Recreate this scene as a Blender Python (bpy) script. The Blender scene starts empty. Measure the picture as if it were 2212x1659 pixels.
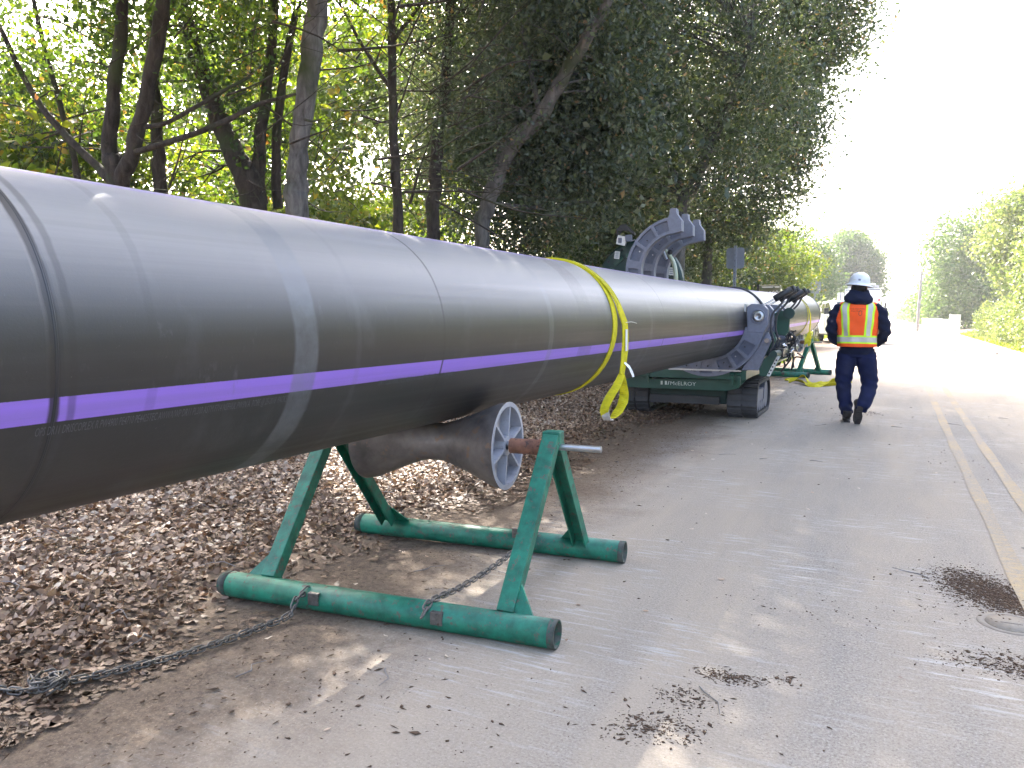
import bpy, math, random
import numpy as np
from mathutils import Vector, Matrix
random.seed(7); rng = np.random.default_rng(7)
SC = bpy.context.scene; COL = SC.collection
PI = math.pi
def rad(a): return math.radians(a)

# ------------------------------------------------------------------ camera
CAM_H = 1.3; FPX = 1680.0; VW, VH = 2212.0, 1659.0
RIGHT = Vector((0.89951961, 0.43688039, 0.0))
UP = Vector((-0.03769585, 0.07761428, 0.99627057))
FWD = Vector((-0.43525108, 0.89616491, -0.08628415))
cam_data = bpy.data.cameras.new('camera'); cam = bpy.data.objects.new('camera', cam_data); COL.objects.link(cam)
cam_data.sensor_width = 36; cam_data.lens = FPX / VW * 36; cam_data.clip_end = 3000; cam_data.clip_start = 0.05
m = Matrix.Identity(4)
for i in range(3):
    m[i][0] = RIGHT[i]; m[i][1] = UP[i]; m[i][2] = -FWD[i]
m[2][3] = CAM_H
cam.matrix_world = m; SC.camera = cam

# ------------------------------------------------------------------ sky, sun, exposure
SUN_ELEV = rad(43); SUN_DIR = Vector((-0.66, 0.75, 0)).normalized() * math.cos(SUN_ELEV); SUN_DIR.z = math.sin(SUN_ELEV)
world = bpy.data.worlds.new('World'); SC.world = world; world.use_nodes = True
wn = world.node_tree.nodes; wl = world.node_tree.links
sky = wn.new('ShaderNodeTexSky'); sky.sky_type = 'NISHITA'; sky.sun_disc = False
sky.sun_elevation = SUN_ELEV; sky.sun_rotation = math.atan2(SUN_DIR.x, SUN_DIR.y)
sky.air_density = 0.8; sky.dust_density = 7.0; sky.ozone_density = 0.3; sky.altitude = 50
bg = wn['Background']; bg.inputs['Strength'].default_value = 0.15
wl.new(sky.outputs[0], bg.inputs['Color'])
sd = bpy.data.lights.new('sun', 'SUN'); sd.energy = 2.7; sd.angle = rad(0.5); sd.color = (1.0, 0.95, 0.87)
sun = bpy.data.objects.new('sun', sd); COL.objects.link(sun)
sun.rotation_euler = (-SUN_DIR).to_track_quat('-Z', 'Y').to_euler()
SC.view_settings.view_transform = 'Standard'; SC.view_settings.look = 'None'
SC.view_settings.exposure = 3.22; SC.view_settings.gamma = 1.0
SC.cycles.max_bounces = 8; SC.cycles.transparent_max_bounces = 8

# ------------------------------------------------------------------ pixel helpers (used only to measure real positions)
def ray(u, v):
    d = RIGHT * ((u - VW / 2) / FPX) + UP * (-(v - VH / 2) / FPX) + FWD
    return d
def aty(u, v, y):
    r = ray(u, v); return r * (y / r.y) + Vector((0, 0, CAM_H))
def atx(u, v, x):
    r = ray(u, v); return r * (x / r.x) + Vector((0, 0, CAM_H))
def gz(x, y):
    """height of the road surface"""
    t = max(0.0, y - 9.0)
    return 0.0105 * t if t < 8 else 0.084 + 0.0028 * (t - 8)
def onground(u, v):
    r = ray(u, v); z = 0.0
    for _ in range(12):
        p = r * ((z - CAM_H) / r.z) + Vector((0, 0, CAM_H)); z = gz(p.x, p.y)
    return p

# ------------------------------------------------------------------ materials
def newmat(name):
    mt = bpy.data.materials.new(name); mt.use_nodes = True
    nt = mt.node_tree; return mt, nt, nt.nodes, nt.links, nt.nodes['Principled BSDF']
def ramp(nodes, stops):
    r = nodes.new('ShaderNodeValToRGB')
    while len(r.color_ramp.elements) < len(stops): r.color_ramp.elements.new(0.5)
    for e, (p, c) in zip(r.color_ramp.elements, stops):
        e.position = p; e.color = (c[0], c[1], c[2], 1)
    return r
def noise(nodes, links, scale, detail=4, rough=0.6, vec=None, dist=0.0):
    n = nodes.new('ShaderNodeTexNoise'); n.inputs['Scale'].default_value = scale
    n.inputs['Detail'].default_value = detail; n.inputs['Roughness'].default_value = rough; n.inputs['Distortion'].default_value = dist
    if vec: links.new(vec, n.inputs['Vector'])
    return n
def mixc(nodes, links, fac, a, b, mode='MIX'):
    x = nodes.new('ShaderNodeMix'); x.data_type = 'RGBA'; x.blend_type = mode
    for s, val in ((0, fac), (6, a), (7, b)):
        if isinstance(val, (int, float)): x.inputs[s].default_value = val
        elif isinstance(val, tuple): x.inputs[s].default_value = (*val, 1)
        else: links.new(val, x.inputs[s])
    return x.outputs[2]
def mth(nodes, links, op, a, b=None, clamp=False):
    x = nodes.new('ShaderNodeMath'); x.operation = op; x.use_clamp = clamp
    for s, val in ((0, a), (1, b)):
        if val is None: continue
        if isinstance(val, (int, float)): x.inputs[s].default_value = val
        else: links.new(val, x.inputs[s])
    return x.outputs[0]
def mrange(nodes, links, v, a, b, c=0.0, d=1.0, smooth=False):
    x = nodes.new('ShaderNodeMapRange'); x.clamp = True
    if smooth: x.interpolation_type = 'SMOOTHSTEP'
    links.new(v, x.inputs[0])
    for i, k in enumerate((a, b, c, d)): x.inputs[i + 1].default_value = k
    return x.outputs[0]
def bump(nodes, links, h, strength, dist, bsdf):
    b = nodes.new('ShaderNodeBump'); b.inputs['Strength'].default_value = strength; b.inputs['Distance'].default_value = dist
    links.new(h, b.inputs['Height']); links.new(b.outputs[0], bsdf.inputs['Normal'])
def simple(name, col, rough=0.5, metal=0.0, var=0.15, scale=12.0, spec=0.5, wear=None, wear_amt=0.5, bumpy=0.0):
    """paint / metal / cloth with mottled tone and an optional wear colour in worn patches"""
    mt, nt, N, L, B = newmat(name)
    tc = N.new('ShaderNodeTexCoord').outputs['Object']
    n = noise(N, L, scale, 5, 0.65, tc)
    c = mixc(N, L, mrange(N, L, n.outputs[0], 0.3, 0.7), tuple(k * (1 - var) for k in col), tuple(min(1, k * (1 + var)) for k in col))
    if wear:
        n2 = noise(N, L, scale * 2.3, 8, 0.7, tc, 0.4)
        w = mrange(N, L, n2.outputs[0], 0.66 - 0.12 * wear_amt, 0.70 - 0.10 * wear_amt)
        c = mixc(N, L, w, c, wear)
        L.new(mrange(N, L, w, 0, 1, rough, min(1, rough + 0.3)), B.inputs['Roughness'])
    else:
        L.new(mrange(N, L, n.outputs[0], 0.3, 0.7, rough * 0.85, min(1, rough * 1.15)), B.inputs['Roughness'])
    L.new(c, B.inputs['Base Color']); B.inputs['Metallic'].default_value = metal
    B.inputs['Specular IOR Level'].default_value = spec
    if bumpy:
        n3 = noise(N, L, scale * 6, 4, 0.6, tc); bump(N, L, n3.outputs[0], bumpy, 0.004, B)
    return mt
def leafmat(name, stops, trans=0.4, rough=0.45, tcol=(1.0, 1.0, 0.5), spec=0.4):
    mt, nt, N, L, B = newmat(name)
    at = N.new('ShaderNodeAttribute'); at.attribute_name = 'tint'
    r = ramp(N, stops); L.new(at.outputs['Fac'], r.inputs[0])
    L.new(r.outputs[0], B.inputs['Base Color']); B.inputs['Roughness'].default_value = rough
    B.inputs['Specular IOR Level'].default_value = spec
    tr = N.new('ShaderNodeBsdfTranslucent')
    L.new(mixc(N, L, 1.0, r.outputs[0], tcol, 'MULTIPLY'), tr.inputs[0])
    ms = N.new('ShaderNodeMixShader'); ms.inputs[0].default_value = trans
    L.new(B.outputs[0], ms.inputs[1]); L.new(tr.outputs[0], ms.inputs[2])
    L.new(ms.outputs[0], N['Material Output'].inputs['Surface'])
    return mt
GREEN = simple('green_paint', (0.006, 0.130, 0.079), 0.5, var=0.5, scale=13, wear=(0.10, 0.09, 0.07), wear_amt=0.8, bumpy=0.15, spec=0.5)
GREEN2 = simple('machine_green', (0.005, 0.058, 0.038), 0.38, var=0.15, scale=6, wear=(0.05, 0.07, 0.06), wear_amt=0.3)
DKGREEN = simple('dark_green', (0.006, 0.034, 0.026), 0.5, var=0.25, scale=9)
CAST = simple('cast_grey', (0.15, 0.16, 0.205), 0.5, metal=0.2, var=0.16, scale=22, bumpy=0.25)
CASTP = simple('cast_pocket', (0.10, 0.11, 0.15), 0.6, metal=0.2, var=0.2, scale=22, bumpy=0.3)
STEEL = simple('steel', (0.42, 0.43, 0.44), 0.32, metal=0.9, var=0.15, scale=20)
CHROME = simple('chrome', (0.7, 0.7, 0.72), 0.15, metal=1.0, var=0.05)
CHAINM = simple('chain_steel', (0.14, 0.13, 0.12), 0.5, metal=0.7, var=0.4, scale=35, wear=(0.10, 0.05, 0.03), wear_amt=0.5)
RUST = simple('rust', (0.19, 0.085, 0.05), 0.75, var=0.45, scale=18, wear=(0.07, 0.045, 0.04), wear_amt=1.0)
RIMM = simple('roller_rim', (0.30, 0.31, 0.345), 0.5, metal=0.15, var=0.16, scale=14, wear=(0.22, 0.2, 0.2), wear_amt=0.4)
WORN = simple('worn_end', (0.055, 0.06, 0.05), 0.7, var=0.5, scale=20, wear=(0.02, 0.09, 0.06), wear_amt=1.0)
ROLLER = simple('roller_skin', (0.125, 0.115, 0.11), 0.48, metal=0.25, var=0.5, scale=7, wear=(0.20, 0.14, 0.10), wear_amt=0.7, bumpy=0.3)
BLACKM = simple('black_paint', (0.014, 0.015, 0.018), 0.4, var=0.3)
RUBBER = simple('rubber', (0.045, 0.045, 0.05), 0.75, var=0.25, scale=15, bumpy=0.2)
TRACKR = simple('track_rubber', (0.05, 0.048, 0.05), 0.8, var=0.35, scale=10, bumpy=0.3)
SLING = simple('sling_webbing', (0.52, 0.46, 0.014), 0.8, var=0.18, scale=30, wear=(0.30, 0.29, 0.10), wear_amt=0.5, spec=0.2, bumpy=0.4)
SLINGP = simple('sling_edge', (0.22, 0.22, 0.02), 0.8, var=0.2)
SLEEVE = simple('sleeve_pad', (0.42, 0.40, 0.38), 0.6, var=0.2, scale=30)
WHITE = simple('white_paint', (0.78, 0.79, 0.80), 0.3, var=0.04)
TAG = simple('tag_white', (0.62, 0.63, 0.60), 0.6, var=0.1)
GLASS = simple('dark_glass', (0.03, 0.04, 0.045), 0.08, var=0.1)
SIGNB = simple('sign_back', (0.20, 0.22, 0.27), 0.45, metal=0.4, var=0.1)
OLIVE = simple('olive_paint', (0.115, 0.115, 0.06), 0.55, var=0.1)
WOODM = simple('weathered_wood', (0.22, 0.20, 0.19), 0.85, var=0.3, scale=5)
CONC = simple('pale_concrete', (0.55, 0.54, 0.52), 0.8, var=0.1, scale=4)
ORANGE = simple('vest_orange', (0.95, 0.115, 0.022), 0.75, var=0.06, scale=10, spec=0.2, bumpy=0.3)
LIME = simple('vest_lime', (0.62, 0.92, 0.04), 0.7, var=0.05, spec=0.2)
SILVER = simple('vest_reflective', (0.50, 0.49, 0.45), 0.4, metal=0.1, var=0.08, scale=30)
NAVY = simple('hoodie_navy', (0.010, 0.013, 0.032), 0.9, var=0.3, scale=14, spec=0.15, bumpy=0.5)
DENIM = simple('trouser_navy', (0.011, 0.015, 0.050), 0.9, var=0.35, scale=6, spec=0.15, bumpy=0.5)
BOOT = simple('boot_leather', (0.022, 0.017, 0.015), 0.7, var=0.4, scale=20)
SOLE = simple('boot_sole', (0.035, 0.030, 0.028), 0.85, var=0.4, scale=25, bumpy=0.4)
SKIN = simple('skin', (0.20, 0.11, 0.075), 0.5, var=0.08)
HAIR = simple('hair', (0.008, 0.007, 0.008), 0.6, var=0.3)
HAT = simple('hard_hat_white', (0.66, 0.69, 0.74), 0.3, var=0.04)
INK = simple('print_ink', (0.12, 0.02, 0.02), 0.8, var=0.1)
LETTER = simple('pale_lettering', (0.55, 0.62, 0.56), 0.6, var=0.1)
PIPEINK = simple('pipe_print', (0.085, 0.09, 0.095), 0.6, var=0.3, scale=60)
COVERM = simple('dusty_cover', (0.22, 0.19, 0.155), 0.85, var=0.25, scale=20)
ORPL = simple('orange_plastic', (0.7, 0.11, 0.02), 0.6, var=0.1)
REDL = simple('red_lens', (0.6, 0.02, 0.02), 0.2, var=0.05)
HOSE = simple('clear_hose', (0.40, 0.44, 0.32), 0.25, var=0.1)

def bark(name, c1, c2, scale):
    mt, nt, N, L, B = newmat(name)
    tc = N.new('ShaderNodeTexCoord').outputs['Object']
    mp = N.new('ShaderNodeMapping'); mp.inputs['Scale'].default_value = (1, 1, 0.28); L.new(tc, mp.inputs[0])
    n = noise(N, L, scale, 8, 0.7, mp.outputs[0], 0.5)
    n2 = noise(N, L, 2.2, 3, 0.5, tc)
    c = mixc(N, L, mrange(N, L, n.outputs[0], 0.35, 0.68), c1, c2)
    c = mixc(N, L, mrange(N, L, n2.outputs[0], 0.5, 0.72), c, (0.045, 0.055, 0.022))
    L.new(c, B.inputs['Base Color']); B.inputs['Roughness'].default_value = 0.9; B.inputs['Specular IOR Level'].default_value = 0.2
    bump(N, L, n.outputs[0], 0.8, 0.03, B); return mt
BARK_D = bark('bark_dark', (0.018, 0.014, 0.011), (0.07, 0.055, 0.045), 14)
BARK_G = bark('bark_grey', (0.06, 0.054, 0.05), (0.185, 0.17, 0.158), 11)
LEAF_NEAR = leafmat('leaf_near', [(0, (0.022, 0.042, 0.018)), (0.45, (0.055, 0.095, 0.024)), (0.78, (0.13, 0.18, 0.026)), (0.93, (0.13, 0.15, 0.03)), (0.97, (0.24, 0.09, 0.04)), (1, (0.30, 0.19, 0.11))], 0.5, tcol=(1.7, 1.7, 0.5), rough=0.4)
LEAF_OAK = leafmat('leaf_oak', [(0, (0.036, 0.054, 0.032)), (0.5, (0.092, 0.115, 0.075)), (0.8, (0.155, 0.178, 0.108)), (0.95, (0.23, 0.24, 0.16)), (1, (0.27, 0.18, 0.12))], 0.40, tcol=(1.4, 1.5, 0.6), rough=0.38, spec=0.5)
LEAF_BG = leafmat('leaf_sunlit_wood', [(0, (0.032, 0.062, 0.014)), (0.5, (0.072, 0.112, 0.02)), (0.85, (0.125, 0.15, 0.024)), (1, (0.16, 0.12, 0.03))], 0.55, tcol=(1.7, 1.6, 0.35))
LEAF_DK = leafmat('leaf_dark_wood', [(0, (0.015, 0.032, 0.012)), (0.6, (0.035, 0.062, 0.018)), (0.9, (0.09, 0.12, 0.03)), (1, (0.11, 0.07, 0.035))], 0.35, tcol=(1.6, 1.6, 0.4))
LEAF_HEDGE = leafmat('leaf_hedge', [(0, (0.07, 0.10, 0.045)), (0.5, (0.135, 0.175, 0.07)), (0.85, (0.20, 0.225, 0.095)), (1, (0.24, 0.22, 0.12))], 0.42, tcol=(1.3, 1.35, 0.65))
LEAF_FAR = leafmat('leaf_far', [(0, (0.05, 0.085, 0.035)), (0.6, (0.09, 0.14, 0.05)), (1, (0.13, 0.17, 0.065))], 0.4, tcol=(1.3, 1.4, 0.6))
LITTER = leafmat('dry_leaf', [(0, (0.045, 0.026, 0.017)), (0.3, (0.16, 0.097, 0.063)), (0.65, (0.35, 0.24, 0.165)), (0.9, (0.50, 0.385, 0.29)), (1, (0.58, 0.49, 0.39))], 0.10, tcol=(1.1, 0.9, 0.6), rough=0.5, spec=0.4)
GRASSM = leafmat('grass_blade', [(0, (0.07, 0.11, 0.02)), (0.6, (0.12, 0.18, 0.03)), (1, (0.25, 0.22, 0.09))], 0.45, tcol=(1.5, 1.5, 0.4))
DIRTM = simple('soil_clod', (0.10, 0.066, 0.045), 0.95, var=0.5, scale=30, spec=0.15)

def road_material():
    mt, nt, N, L, B = newmat('asphalt')
    tc = N.new('ShaderNodeTexCoord').outputs['Object']
    sp = N.new('ShaderNodeSeparateXYZ'); L.new(tc, sp.inputs[0])
    fine = noise(N, L, 105, 3, 0.85, tc); mid = noise(N, L, 34, 5, 0.75, tc); big = noise(N, L, 0.55, 5, 0.6, tc, 0.6)
    vo = N.new('ShaderNodeTexVoronoi'); vo.inputs['Scale'].default_value = 95; L.new(tc, vo.inputs['Vector'])
    base = mixc(N, L, mrange(N, L, big.outputs[0], 0.35, 0.65), (0.20, 0.182, 0.163), (0.26, 0.236, 0.206))
    base = mixc(N, L, mrange(N, L, mid.outputs[0], 0.42, 0.62), mixc(N, L, 1.0, base, (0.86, 0.86, 0.86), 'MULTIPLY'), base)
    # aggregate speckle: pale stones and dark pits
    base = mixc(N, L, mrange(N, L, fine.outputs[0], 0.55, 0.63, 0, 0.75), base, (0.40, 0.385, 0.36))
    base = mixc(N, L, mrange(N, L, fine.outputs[0], 0.45, 0.38, 0, 0.85), base, (0.05, 0.047, 0.043))
    g2 = noise(N, L, 58, 3, 0.85, tc)
    base = mixc(N, L, mrange(N, L, g2.outputs[0], 0.56, 0.66, 0, 0.5), base, (0.36, 0.34, 0.31)); base = mixc(N, L, mrange(N, L, g2.outputs[0], 0.43, 0.34, 0, 0.6), base, (0.075, 0.068, 0.06))
    # tan dust tracked across the lane, in broad streaks along the road
    mp = N.new('ShaderNodeMapping'); mp.inputs['Scale'].default_value = (1.3, 0.16, 1); L.new(tc, mp.inputs[0])
    dn = noise(N, L, 1.0, 6, 0.62, mp.outputs[0], 0.35)
    base = mixc(N, L, mrange(N, L, dn.outputs[0], 0.36, 0.62, 0.1, 0.68), base, (0.36, 0.295, 0.22))
    # scrapes running across the road
    mp2 = N.new('ShaderNodeMapping'); mp2.inputs['Scale'].default_value = (2.2, 26, 1); mp2.inputs['Rotation'].default_value = (0, 0, rad(9)); L.new(tc, mp2.inputs[0])
    sn = noise(N, L, 1.6, 6, 0.7, mp2.outputs[0], 0.2); sm = noise(N, L, 0.9, 3, 0.5, tc)
    sc_ = mth(N, L, 'MULTIPLY', mrange(N, L, sn.outputs[0], 0.53, 0.62), mrange(N, L, sm.outputs[0], 0.45, 0.56), True)
    base = mixc(N, L, mth(N, L, 'MULTIPLY', sc_, 0.7), base, (0.40, 0.39, 0.37))
    # brown soil washed over the left edge
    en = noise(N, L, 1.7, 7, 0.65, tc, 0.5); en2 = noise(N, L, 14, 6, 0.7, tc)
    xx = mth(N, L, 'ADD', sp.outputs[0], mth(N, L, 'MULTIPLY', mth(N, L, 'SUBTRACT', en.outputs[0], 0.5), 1.5))
    xx = mth(N, L, 'ADD', xx, mth(N, L, 'MULTIPLY', mth(N, L, 'SUBTRACT', en2.outputs[0], 0.5), 0.5))
    soil = mixc(N, L, mrange(N, L, mid.outputs[0], 0.3, 0.7), (0.055, 0.036, 0.024), (0.20, 0.145, 0.10))
    soil = mixc(N, L, mrange(N, L, fine.outputs[0], 0.56, 0.66, 0, 0.7), soil, (0.30, 0.23, 0.17))
    base = mixc(N, L, mrange(N, L, xx, -1.35, -2.3, 0, 0.93, True), base, soil)
    # stains of crushed soil
    dn2 = noise(N, L, 2.3, 8, 0.7, tc, 0.8)
    base = mixc(N, L, mrange(N, L, dn2.outputs[0], 0.67, 0.76, 0, 0.5), base, (0.11, 0.078, 0.055))
    L.new(base, B.inputs['Base Color']); B.inputs['Roughness'].default_value = 0.85; B.inputs['Specular IOR Level'].default_value = 0.3
    hsum = mth(N, L, 'ADD', fine.outputs[0], mth(N, L, 'MULTIPLY', vo.outputs[0], 0.5))
    bump(N, L, hsum, 0.55, 0.004, B)
    return mt
def soil_material():
    mt, nt, N, L, B = newmat('soil')
    tc = N.new('ShaderNodeTexCoord').outputs['Object']
    a = noise(N, L, 34, 5, 0.75, tc); b = noise(N, L, 105, 3, 0.85, tc)
    c = mixc(N, L, mrange(N, L, a.outputs[0], 0.3, 0.7), (0.055, 0.036, 0.024), (0.20, 0.145, 0.10))
    c = mixc(N, L, mrange(N, L, b.outputs[0], 0.56, 0.66, 0, 0.7), c, (0.30, 0.23, 0.17))
    L.new(c, B.inputs['Base Color']); B.inputs['Roughness'].default_value = 0.95
    bump(N, L, b.outputs[0], 0.8, 0.01, B); return mt
def pipe_material():
    """UV: u = metres along the pipe, v = angle in degrees"""
    mt, nt, N, L, B = newmat('hdpe_pipe')
    uv = N.new('ShaderNodeUVMap').outputs[0]; sp = N.new('ShaderNodeSeparateXYZ'); L.new(uv, sp.inputs[0])
    U, V = sp.outputs[0], sp.outputs[1]
    tc = N.new('ShaderNodeTexCoord').outputs['Object']
    mp = N.new('ShaderNodeMapping'); mp.inputs['Scale'].default_value = (4, 0.02, 1); L.new(uv, mp.inputs[0])
    rn = noise(N, L, 1.0, 5, 0.6, mp.outputs[0])          # rings: fine variation along the length
    mp2 = N.new('ShaderNodeMapping'); mp2.inputs['Scale'].default_value = (0.35, 0.22, 1); L.new(uv, mp2.inputs[0])
    ln = noise(N, L, 1.0, 6, 0.7, mp2.outputs[0])          # long dusty streaks
    big = noise(N, L, 1.6, 5, 0.6, tc)
    grit = noise(N, L, 130, 3, 0.8, tc)
    c = mixc(N, L, mrange(N, L, big.outputs[0], 0.35, 0.65), (0.011, 0.011, 0.012), (0.019, 0.0185, 0.018))
    c = mixc(N, L, mrange(N, L, ln.outputs[0], 0.5, 0.75, 0, 0.3), c, (0.05, 0.047, 0.043))
    c = mixc(N, L, mrange(N, L, rn.outputs[0], 0.56, 0.7, 0, 0.35), c, (0.075, 0.078, 0.085))
    # dust on the crown of the pipe, with the sky's sheen painted in by angle
    dust_sheen = mth(N, L, 'MULTIPLY', mrange(N, L, V, 0, 52, 0, 0.95, True), mrange(N, L, ln.outputs[0], 0.25, 0.7, 0.7, 1.0))
    c = mixc(N, L, dust_sheen, c, (0.27, 0.26, 0.252))
    jit = mth(N, L, 'MULTIPLY', mth(N, L, 'SUBTRACT', big.outputs[0], 0.5), 0.05)
    def band(u0, w, soft):
        d = mth(N, L, 'ABSOLUTE', mth(N, L, 'SUBTRACT', mth(N, L, 'ADD', U, jit), u0))
        return mrange(N, L, d, w / 2, w / 2 + soft, 1, 0)
    # purple stripes
    for v0 in (-16.7, 73.6, 163.0, 253.0):
        d = mth(N, L, 'ABSOLUTE', mth(N, L, 'SUBTRACT', V, v0))
        c = mixc(N, L, mrange(N, L, mth(N, L, 'ADD', d, mth(N, L, 'MULTIPLY', mth(N, L, 'SUBTRACT', grit.outputs[0], 0.5), 0.25)), 3.6, 3.75, 1, 0), c, mixc(N, L, mrange(N, L, ln.outputs[0], 0.45, 0.75, 0, 0.5), (0.235, 0.13, 0.56), (0.17, 0.12, 0.32)))
    c = mixc(N, L, mrange(N, L, V, 45, 62, 0, 0.62, True), c, (0.24, 0.23, 0.24))  # pale dust tone over the upper stripes, painting in the sky's washed-out sheen
    pn = noise(N, L, 9, 6, 0.7, tc)
    sc = mrange(N, L, pn.outputs[0], 0.35, 0.6, 0.45, 1)
    for u0, w, k, col in ((1.84, 0.09, 0.55, (0.13, 0.14, 0.155)), (3.72, 0.045, 0.35, (0.14, 0.15, 0.16)), (5.6, 0.05, 0.25, (0.15, 0.15, 0.16)), (8.6, 0.10, 0.25, (0.14, 0.14, 0.15)), (2.10, 0.012, 0.2, (0.10, 0.10, 0.11)), (4.25, 0.2, 0.3, (0.02, 0.02, 0.022))):
        c = mixc(N, L, mth(N, L, 'MULTIPLY', mth(N, L, 'MULTIPLY', band(u0, w, 0.012), sc), k), c, col)
    for u0, w, k in ((1.055, 0.018, 0.9), (1.095, 0.012, 0.45), (1.30, 0.02, 0.15), (2.65, 0.006, 0.85), (5.98, 0.006, 0.8), (7.4, 0.008, 0.6), (11.16, 0.05, 0.95), (14.2, 0.01, 0.6)):
        c = mixc(N, L, mth(N, L, 'MULTIPLY', band(u0, w, 0.006), k), c, (0.012, 0.010, 0.010))
    c = mixc(N, L, mrange(N, L, grit.outputs[0], 0.68, 0.74, 0, 0.35), c, (0.16, 0.16, 0.16))
    # drag scratches along the pipe, and rubbed patches round it
    mp3 = N.new('ShaderNodeMapping'); mp3.inputs['Scale'].default_value = (0.9, 0.9, 1); mp3.inputs['Rotation'].default_value = (0, 0, rad(1.5)); L.new(uv, mp3.inputs[0])
    s1_ = noise(N, L, 2.2, 7, 0.75, mp3.outputs[0], 0.3)
    sl = mth(N, L, 'MULTIPLY', mrange(N, L, s1_.outputs[0], 0.69, 0.72), mrange(N, L, pn.outputs[0], 0.5, 0.6), True)
    c = mixc(N, L, mth(N, L, 'MULTIPLY', sl, 0.5), c, (0.20, 0.20, 0.21))
    mp4 = N.new('ShaderNodeMapping'); mp4.inputs['Scale'].default_value = (14, 0.05, 1); L.new(uv, mp4.inputs[0])
    s2_ = noise(N, L, 1.0, 6, 0.75, mp4.outputs[0], 0.1)
    c = mixc(N, L, mth(N, L, 'MULTIPLY', mth(N, L, 'MULTIPLY', mrange(N, L, s2_.outputs[0], 0.6, 0.72), mrange(N, L, big.outputs[0], 0.48, 0.62), True), 0.35), c, (0.11, 0.11, 0.12))
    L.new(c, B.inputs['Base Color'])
    r = mrange(N, L, ln.outputs[0], 0.3, 0.7, 0.36, 0.50)
    L.new(r, B.inputs['Roughness']); B.inputs['Specular IOR Level'].default_value = 0.6
    h = mth(N, L, 'ADD', mth(N, L, 'MULTIPLY', grit.outputs[0], 0.3), rn.outputs[0])
    h = mth(N, L, 'SUBTRACT', h, mth(N, L, 'MULTIPLY', band(1.055, 0.018, 0.01), 1.5))
    bump(N, L, h, 0.12, 0.01, B); return mt
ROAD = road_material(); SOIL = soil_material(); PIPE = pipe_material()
def worn_line_material():
    mt, nt, N, L, B = newmat('worn_yellow_line')
    tc = N.new('ShaderNodeTexCoord').outputs['Object']
    n = noise(N, L, 26, 7, 0.75, tc); n2 = noise(N, L, 1.3, 4, 0.6, tc); f = noise(N, L, 160, 3, 0.8, tc)
    a = mixc(N, L, mrange(N, L, f.outputs[0], 0.4, 0.62), (0.17, 0.15, 0.13), (0.30, 0.262, 0.215))
    s = mth(N, L, 'ADD', n.outputs[0], mth(N, L, 'MULTIPLY', mth(N, L, 'SUBTRACT', n2.outputs[0], 0.5), 0.7))
    c = mixc(N, L, mrange(N, L, s, 0.45, 0.68, 0.1, 0.7), a, (0.42, 0.29, 0.12))
    L.new(c, B.inputs['Base Color']); B.inputs['Roughness'].default_value = 0.8; bump(N, L, f.outputs[0], 0.5, 0.004, B); return mt
LINE = worn_line_material()
def grassbase():
    mt, nt, N, L, B = newmat('verge_grass')
    tc = N.new('ShaderNodeTexCoord').outputs['Object']; a = noise(N, L, 4, 8, 0.7, tc)
    L.new(mixc(N, L, mrange(N, L, a.outputs[0], 0.35, 0.65), (0.06, 0.10, 0.02), (0.15, 0.16, 0.05)), B.inputs['Base Color']); B.inputs['Roughness'].default_value = 0.95
    return mt
GRASSB = grassbase()

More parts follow.
